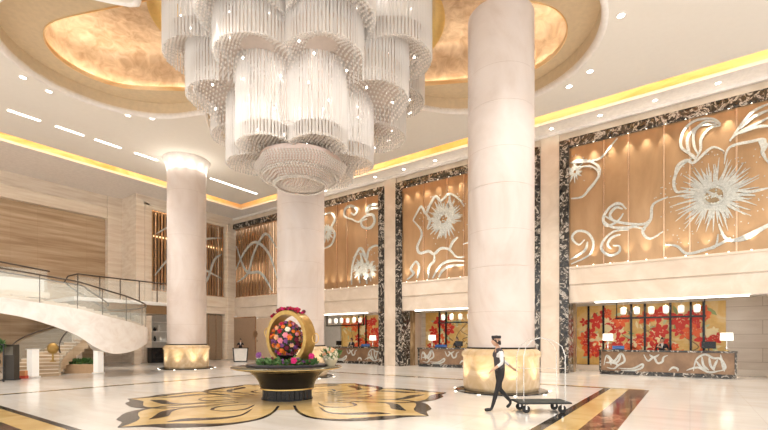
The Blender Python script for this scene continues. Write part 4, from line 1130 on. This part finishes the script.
# ================= people =================
skin=plain('skin',(.62,.38,.26),.55); suit=plain('dark_suit_cloth',(.022,.02,.024),.8); trous=plain('dark_trousers',(.02,.018,.02),.8)
shirt=plain('white_shirt_cloth',(.75,.73,.72),.75); hairm=plain('dark_hair',(.015,.01,.008),.6); shoe=plain('black_shoes',(.012,.011,.011),.3)
vest=plain('grey_waistcoat',(.06,.05,.055),.75); lipm=plain('lips',(.42,.12,.10),.5); eyem=plain('eye',(.02,.015,.012),.3)
def person(label,loc,rz,arms,legs,upper,lower=None,cap_=False,bun=False,group=None,sleeve=None,lean=0.0,scale=1.0):
    """+x is the way the person faces; arms/legs: dicts of joint positions"""
    t=thing('person',label,'person',loc,rz,group)
    V=[];E=[];R=[];Z=[]
    def v(p,r,z): V.append(Vector(p)); R.append(r if isinstance(r,tuple) else (r,r)); Z.append(z); return len(V)-1
    def ch_(i,p,r,z): j=v(p,r,z); E.append((i,j)); return j
    pel=v((0,0,.93),(.125,.155),'low')
    w1=ch_(pel,(lean*.02,0,1.07),(.105,.135),'up'); c1=ch_(w1,(lean*.05,0,1.24),(.115,.155),'up'); c2=ch_(c1,(lean*.09,0,1.38),(.10,.145),'up')
    nk=ch_(c2,(lean*.11+.005,0,1.47),(.055,.055),'skin'); nk2=ch_(nk,(lean*.13+.015,0,1.545),(.05,.05),'skin')
    for s,key in ((1,'L'),(-1,'R')):
        el,wr=arms[key]
        sh=ch_(c2,(lean*.09,s*.175,1.385),(.062,.062),'up'); sh2=ch_(sh,(Vector((lean*.09,s*.20,1.33))+ (Vector(el)-Vector((0,s*.2,1.33)))*.25),(.055,.055),'sl')
        e_=ch_(sh2,el,(.043,.043),'sl'); mid=ch_(e_,(Vector(el)+Vector(wr))/2,(.038,.038),'sl'); w_=ch_(mid,wr,(.026,.026),'skin')
        d=(Vector(wr)-Vector(el)).normalized(); side=Vector((0,-s,0)); side=(side-d*side.dot(d)).normalized(); up_=d.cross(side)
        pm=ch_(w_,Vector(wr)+d*.055,(.018,.036) ,'skin'); 
        for k,(off,L) in enumerate(((-.028,.070),(-.010,.080),(.010,.075),(.028,.058))):
            b0=ch_(pm,Vector(wr)+d*.085+side*off,.0095,'skin'); b1=ch_(b0,Vector(wr)+d*(.085+L*.55)+side*off*1.1+up_*.008*s,.009,'skin'); ch_(b1,Vector(wr)+d*(.085+L*.9)+side*off*1.1+up_*.028*s,.008,'skin')
        t0=ch_(w_,Vector(wr)+d*.04+side*.036,.011,'skin'); ch_(t0,Vector(wr)+d*.075+side*.055+up_*.01*s,.009,'skin')
        hp=ch_(pel,(0,s*.09,.87),(.095,.09),'low'); kn,an,toe=legs[key]
        th=ch_(hp,(Vector((0,s*.09,.87))+Vector(kn))/2,(.078,.078),'low'); k_=ch_(th,kn,(.057,.057),'low'); cf=ch_(k_,(Vector(kn)*.6+Vector(an)*.4),(.055,.052),'low'); a_=ch_(cf,an,(.04,.04),'low')
        an=Vector(an); toe=Vector(toe); 
        h_=ch_(a_,an+(toe-an)*.15+Vector((0,0,-.045)),(.040,.035),'shoe'); m_=ch_(h_,an*.35+toe*.65+Vector((0,0,-.012)),(.045,.030),'shoe'); ch_(m_,toe,(.036,.022),'shoe')
    me=bpy.data.meshes.new('sk'); me.from_pydata([tuple(q) for q in V],E,[])
    o=bpy.data.objects.new('sk',me); COL.objects.link(o)
    m=o.modifiers.new('s','SKIN'); m.use_smooth_shade=True
    for i,sv in enumerate(me.skin_vertices[0].data): sv.radius=R[i]; sv.use_root=(i==0)
    sb=o.modifiers.new('u','SUBSURF'); sb.levels=1; sb.render_levels=1
    dg=bpy.context.evaluated_depsgraph_get(); me2=bpy.data.meshes.new_from_object(o.evaluated_get(dg))
    bpy.data.objects.remove(o)
    # head joined to the same mesh
    bm=bmesh.new(); bm.from_mesh(me2)
    nb=len(bm.verts); hc=Vector((lean*.15+.03,0,1.635))
    r_=bmesh.ops.create_uvsphere(bm,u_segments=20,v_segments=14,radius=.105)
    for q in r_['verts']:
        x,y,z=q.co; z*=1.14; y*=.80
        if z<0: k=1+z*1.9; y*=k; x=x*(1+z*.9)+.012
        if x>.085 and -.02<z<.02 and abs(y)<.03: x+=.0
        q.co=Vector((x,y,z))+hc
    # nose, ears
    def blob(c,sx,sy,sz):
        rr=bmesh.ops.create_uvsphere(bm,u_segments=8,v_segments=6,radius=1)
        for q in rr['verts']: q.co=Vector((q.co.x*sx,q.co.y*sy,q.co.z*sz))+hc+Vector(c)
    blob((.105,0,-.018),.018,.013,.026); blob((0,.085,-.005),.018,.010,.03); blob((0,-.085,-.005),.018,.010,.03)
    me3=bpy.data.meshes.new('body'); bm.to_mesh(me3); bm.free()
    mats=[skin,upper,lower or trous,shoe,sleeve or upper]
    for mm in mats: me3.materials.append(mm)
    segs=[(V[a],V[c],Z[c]) for a,c in E]
    idx={'skin':0,'up':1,'low':2,'shoe':3,'sl':4}
    for pf in me3.polygons:
        c=pf.center; pf.use_smooth=True
        if (c-hc).length<.15 and c.z>1.52: pf.material_index=0; continue
        best=1e9;bz='skin'
        for a,d_,z in segs:
            ab=d_-a; u=max(0,min(1,(c-a).dot(ab)/max(ab.length_squared,1e-9))); q=(a+ab*u-c).length
            if q<best: best=q;bz=z
        pf.material_index=idx[bz]
    ob=bpy.data.objects.new('body',me3); COL.objects.link(ob); ob.parent=t
    # hair / cap
    b=MB(); prof=[]
    n=18
    vs=[]
    for j in range(7):
        el_=PI/2*j/6.0
        for i in range(n):
            a=2*PI*i/n; front=max(0,math.cos(a)); low=-.02-.05*(1-front)-.02*(math.cos(a)<-.3); zz=low+(.135-low)*math.sin(el_) if j else low+ .06*front
            q=math.cos(el_); vs.append((hc.x+.112*q*math.cos(a)-.004,hc.y+.092*q*math.sin(a),hc.z+max(zz,low+.06*front)))
    b.add(vs,[(j*n+i,j*n+(i+1)%n,(j+1)*n+(i+1)%n,(j+1)*n+i) for j in range(6) for i in range(n)])
    if bun: b.sphere((hc.x-.12,hc.y,hc.z+.02),.045,0,12,8)
    b.build('hair',hairm,t,smooth=80)
    for s in (1,-1):
        b=MB(); b.sphere((hc.x+.088,hc.y+s*.032,hc.z+.008),.0105,0,8,6); b.build('eye',eyem,t,smooth=80)
    b=MB(); b.sphere((hc.x+.094,hc.y,hc.z-.055),.02,0,8,6,(.4,1,.35)); b.build('mouth',lipm,t,smooth=80)
    # shirt front and collar for those in a suit
    if upper is suit:
        b=MB(); b.add([(.117+lean*.08,0,1.22),(.100+lean*.1,.045,1.42),(.085+lean*.1,.0,1.45),(.100+lean*.1,-.045,1.42)],[(0,1,2),(0,2,3)]); 
        b.tube([(lean*.11+.062*math.cos(a),.062*math.sin(a),1.455+.01*math.cos(a)) for a in [k*PI/8 for k in range(16)]],.014,6,closed=True); b.build('shirt_collar',shirt,t)
    if cap_:
        b=MB(); b.lathe([(.108,0),(.112,.05),(.10,.065),(0,.07)],20,c=(hc.x-.002,hc.y,hc.z+.06)); b.build('pillbox_cap',suit,t,smooth=40)
    t.scale=(scale,)*3
    return t
stand={'L':((.01,.09,.48),(-.02,.09,.085),(.17,.11,.03)),'R':((.01,-.09,.48),(-.02,-.09,.085),(.17,-.11,.03))}
desk_arms={'L':((.06,.25,1.15),(.25,.17,1.21)),'R':((.06,-.25,1.15),(.25,-.17,1.21))}
phone={'L':((.06,.25,1.15),(.25,.17,1.21)),'R':((.16,-.25,1.16),(.13,-.13,1.44))}
face=PI
person('receptionist in a dark suit behind the right reception desk, hand near the face',(23.72,1.05,0),face,phone,stand,suit,bun=True,scale=.98)
person('receptionist in a dark suit and white collar behind the middle desk',(23.72,11.45,0),face,desk_arms,stand,suit,scale=1.02)
person('receptionist in a dark suit behind the far desk, right of the golden hoop',(23.72,19.7,0),face,desk_arms,stand,suit,bun=True)
cx,cy=19.9,27.3
q=at((240.5-384)/F*32.0,32.0); 
cdir=math.atan2(-q.y,-q.x)
t=thing('concierge_desk','small tapered white desk with black sides in the far left corner','desk',(q.x,q.y,0),cdir)
b=MB(); b.prism([(-.42,.06),(.42,.06),(.50,.98),(-.50,.98)],lambda u,v,h:(h,u,v),0,.4); b.build('front_body',M['white'],t,bevel=.01)
b=MB(); b.box(-.05,.45,-.56,.56,.98,1.03); b.build('desk_top',M['black'],t,bevel=.006)
for s in (-1,1):
    b=MB(); b.prism([(.40*s,0),(.47*s,0),(.555*s,.98),(.48*s,.98)],lambda u,v,h:(h,u,v),-.01,.41); b.build('side_panel',M['black'],t)
b=MB(); b.box(0,.4,-.42,.42,0,.06); b.build('plinth',M['black'],t)
pq=q+Vector((q.x,q.y,0)).normalized()*.45
person('concierge in a dark suit standing behind the small white desk in the far corner',(pq.x,pq.y,0),cdir,desk_arms,stand,suit,scale=.97)
# porter walking to the left, pulling the luggage cart
A0=math.atan2(-HC,HS)          # direction "right" in room axes
PB=at(2.62,9.72)
walk={'L':((.10,.08,.50),(.33-.12,.07,.10),(.40,.08,.035)),'R':((-.03,-.09,.50),(-.30,-.09,.20),(-.20,-.10,.055))}
parms={'L':((.05,.27,1.13),(.24,.24,.99)),'R':((-.20,-.24,1.14),(-.40,-.20,.98))}
person('porter in a dark waistcoat and white shirt walking left, pulling the luggage cart',(PB.x,PB.y,0),A0+PI+.10,parms,walk,vest,cap_=True,sleeve=shirt,lean=.4,scale=.965)
# luggage cart
PC=at(3.50,9.62)
t=thing('luggage_cart','birdcage luggage cart with dark carpeted platform rolling behind the porter','luggage cart',(PC.x,PC.y,0),A0+.04)
b=MB(); b.box(-.55,.55,-.29,.29,.205,.245); b.build('platform',plain('dark_cart_carpet',(.045,.05,.045),.85),t,bevel=.02)
b=MB(); b.tube([(-.56,-.30,.225),(.56,-.30,.225),(.56,.30,.225),(-.56,.30,.225)],.02,8,closed=True); b.build('bumper_rail',M['black_matte'],t)
for sx in (-1,1):
    for sy in (-1,1):
        w_=bpy.data.objects.new('caster',None); COL.objects.link(w_); w_.parent=t; w_.location=(sx*.40,sy*.2,0)
        b=MB(); b.lathe([(.085,-.018),(.085,.018)],20); o=b.build('wheel',M['black_matte'],w_,smooth=40); o.rotation_euler=(PI/2,0,0); o.location=(0,0,.088)
        b=MB(); b.box(-.02,.02,-.03,-.022,.08,.2); b.box(-.02,.02,.022,.03,.08,.2); b.box(-.03,.03,-.03,.03,.19,.205); b.build('fork',M['chrome'],w_)
for sy in (-1,1):
    b=MB()
    pts=[(-.46,sy*.22,.245),(-.46,sy*.22,1.25),(-.40,sy*.19,1.46),(-.22,sy*.12,1.60),(0,sy*.04,1.655),(.22,sy*.12,1.60),(.40,sy*.19,1.46),(.46,sy*.22,1.25),(.46,sy*.22,.245)]
    P2=[]
    for k in range(len(pts)-1):
        a,c=Vector(pts[k]),Vector(pts[k+1])
        P2 += [a.lerp(c,j/3) for j in range(3)]
    P2.append(Vector(pts[-1])); b.tube(P2,.008,8); b.build('arched_frame',M['chrome'],t,smooth=60)
b=MB(); b.tube([(-.46,-.22,.98),(-.46,.22,.98)],.010,8); b.build('handle_bar',M['chrome'],t)
b=MB(); b.tube([(-.46,-.22,.98),(.46,-.22,.98)],.008,8); b.build('side_rail',M['chrome'],t)

# ================= far left corner: doors and shop =================
b=MB(); b.box(XW+.02,XW+.1,25.45,30.95,3.4,ZB); b.box(XW+.0,XW+.12,25.45,28.0,0,3.4); struct(b.build('wall_right',M['stone']))
b=MB(); b.box(XW-.02,XW+.06,28.2,31,0,3.4)
struct(b.build('wall_right',plain('brown_wall_panel',(.36,.25,.17),.35)))
b=MB(); b.box(XW-.05,XW+.04,28.12,28.2,0,3.45); b.box(XW-.05,XW+.04,28.2,31,3.4,3.48); struct(b.build('trim_32',M['bronze_trim']))
# sunburst emblem
y,z=on_x(255.5,334,XW-.02)
t=thing('sunburst_emblem','small bronze round emblem on the pale wall panel left of the golden hoop','emblem',(XW-.02,y,z))
b=MB()
for k in range(8):
    a=2*PI*k/8; EM=lambda u,v,h:(-h,u,v); c=(.2*math.cos(a),.2*math.sin(a))
    b.prism([(c[0]+.1*math.cos(q*PI/5),c[1]+.1*math.sin(q*PI/5)) for q in range(10)],EM,0,.03)
b.prism([(.12*math.cos(q*PI/8),.12*math.sin(q*PI/8)) for q in range(16)],EM,0,.04); b.build('rosette',plain('brown_bronze',(.35,.21,.12),.35,.4),t)
b=MB(); 
for k in range(3): b.box(-.025,0,-.3+k*.22,-.16+k*.22,-.62,-.46)
b.build('emblem_bars',plain('brown_bronze_dull',(.40,.26,.16),.4),t)
b=MB(); b.box(XW-.03,XW-.0,26.4,28.1,.3,3.3); struct(b.build('trim_33',plain('tan_wall_panel',(.60,.46,.34),.4)))
# sliding glass doors left of the corner
t=thing('door_1','tall brown glass door panels between the flared column and the corner','door',kind='structure')
for k in range(3):
    x0=19.2+k*.65; b=MB(); b.box(x0+.02,x0+.62,YW+.30,YW+.34,.05,3.6); b.build('door_leaf',plain('brown_glass',(.30,.22,.15),.12),t)
    b=MB(); b.box(x0-.02,x0+.02,YW+.28,YW+.36,0,3.7); b.build('door_frame',M['bronze_trim'],t)
# shop window with displays
t=thing('shop_display','lit shop display shelves between the staircase and the flared column','display',(0,0,0))
b=MB(); b.box(14.6,17.2,YW+1.5,YW+1.6,.3,3.6); b.build('back_panel',plain('pale_grey_display',(.62,.60,.56),.4),t)
for z in (1.45,2.2,2.9):
    b=MB(); b.box(14.7,17.2,YW+1.1,YW+1.5,z,z+.05); b.build('shelf',M['white'],t)
b=MB(); b.box(14.6,17.2,YW+.7,YW+1.5,0,.3); b.build('base',M['black'],t)
def vase(x,z,h,col,label,flower=None):
    v_=thing('vase',label,'vase',(x,YW+1.28,z),group='vases on the shop shelves')
    b=MB(); b.lathe([(.05,0),(.10,.25*h),(.09,.6*h),(.04,.85*h),(.055,h)],16); b.build('vase_body',col,v_,smooth=60)
    if flower:
        for k in range(7): put_bloom(flower,v_,(.1*math.cos(k),.1*math.sin(k),h+.08+.03*(k%3)),(math.cos(k),math.sin(k),.7),1.4)
        b=MB(); leaves(b,(0,0,h-.02),.13,24,k,.2,.5,2); b.build('foliage',[green,green2],v_)
vi=[(15.0,1.5,.35,M['black'],'black vase with purple blooms at the left of the lowest shop shelf','purple'),(15.6,1.5,.5,M['white'],'white vase with pink blooms on the lowest shop shelf','magenta'),(16.1,1.5,.4,M['black'],'plain black vase on the lowest shop shelf',None),(16.5,1.5,.35,M['white'],'plain white vase at the right of the lowest shop shelf',None),
    (15.1,2.25,.4,M['silver'],'silver vase on the middle shop shelf',None),(15.5,2.25,.4,plain('red_glaze',(.5,.04,.06),.3),'red vase on the middle shop shelf','magenta'),(16.1,2.25,.3,M['black'],'squat black vase on the middle shop shelf',None),(16.4,2.25,.45,M['white'],'tall white vase on the middle shop shelf',None)]
for x,z,h,c,l,f_ in vi: vase(x,z,h,c,l,f_)
x,y=on_y(158,360,YW-.6)
t=thing('black_counter','black rectangular counter in front of the shop display at the left','counter',(on_y(158.5,360,YW-.5)[0],YW-.5,0))
b=MB(); b.box(-.62,.62,-.3,.3,.05,1.02); b.build('body',M['black'],t,bevel=.01)
b=MB(); b.box(-.65,.65,-.33,.33,1.02,1.06); b.build('counter_top',M['black'],t,bevel=.006)
b=MB(); b.box(-.6,.6,-.28,.28,0,.05); b.build('plinth',M['black_matte'],t)
# ================= lights =================
def light(kind,loc,energy,col=(1,.86,.68),size=.1,rot=None,spot=None,blend=.6,sx=None,sy=None,name=None):
    l=bpy.data.lights.new(name or (kind.lower()+'_lamp'),kind); l.energy=energy; l.color=col
    if kind in('POINT','SPOT'): l.shadow_soft_size=size
    if kind=='SPOT': l.spot_size=math.radians(spot or 70); l.spot_blend=blend
    if kind=='AREA': l.shape='RECTANGLE'; l.size=sx; l.size_y=sy
    o=bpy.data.objects.new(l.name,l); COL.objects.link(o); o.location=loc
    if rot is not None: o.rotation_euler=rot
    return o
# ceiling downlights
for (px,py) in dl:
    x,y=on_z(px,py,ZC); light('SPOT',(x,y,ZC-.05),500,(1,.95,.88),.08,(0,0,0),95)
for (x,y) in ((3,3),(9,2),(17,-4),(3,20),(10,25),(17.5,24),(18,10),(5,10)):  # added spots without fixtures, extra interior light from ceiling level
    light('SPOT',(x,y,ZC-.05),900,(1,.95,.88),.1,(0,0,0),120)
# washes on the bronze panels
for (y0,y1) in bays[1:4]:
    n=11
    for i in range(n):
        y=y0+.8+(y1-y0-1.6)*i/(n-1)
        light('SPOT',(XW-.32,y,ZT-.08),150,(1,.90,.74),.03,(0,-math.radians(13),0),52,.9)
        light('SPOT',(XW-.30,y,ZB+.03),110,(1,.88,.70),.03,(PI,math.radians(13),0),52,.9)
# desks and murals
for (y0,y1) in ((-1.3,4.6),(8.2,14.0),(15.8,21.6)):
    for i in range(4):
        y=y0+(y1-y0)*(i+.5)/4
        light('SPOT',(23.9,y,ZO+.05),130,(1,.88,.70),.06,(0,math.radians(22),0),110,.8)
# column bases
for (cx,cy) in COLS:
    for i in range(9):
        a=2*PI*(i+.4)/9
        o=light('SPOT',(cx+1.50*math.cos(a),cy+1.50*math.sin(a),.03),42,(1,.86,.62),.03,None,60,.9)
        o.rotation_euler=Vector((-.26*math.cos(a),-.26*math.sin(a),1)).to_track_quat('-Z','Y').to_euler()
    for i in range(12 if cy>20 else 0):
        a=2*PI*(i+.4)/12
        light('POINT',(cx+1.25*math.cos(a),cy+1.25*math.sin(a),11.10),4,(1,.93,.82),.03)

# lamps inside the chandelier
for z,R,n,e_ in ((12.2,3.2,8,60),(10.6,2.2,8,42),(9.0,1.3,6,20),(7.5,.0,1,30)):
    for k in range(n):
        a=2*PI*k/n; light('POINT',(CHC.x+R*math.cos(a),CHC.y+R*math.sin(a),z),e_*1.2,(1,.95,.89),.25)
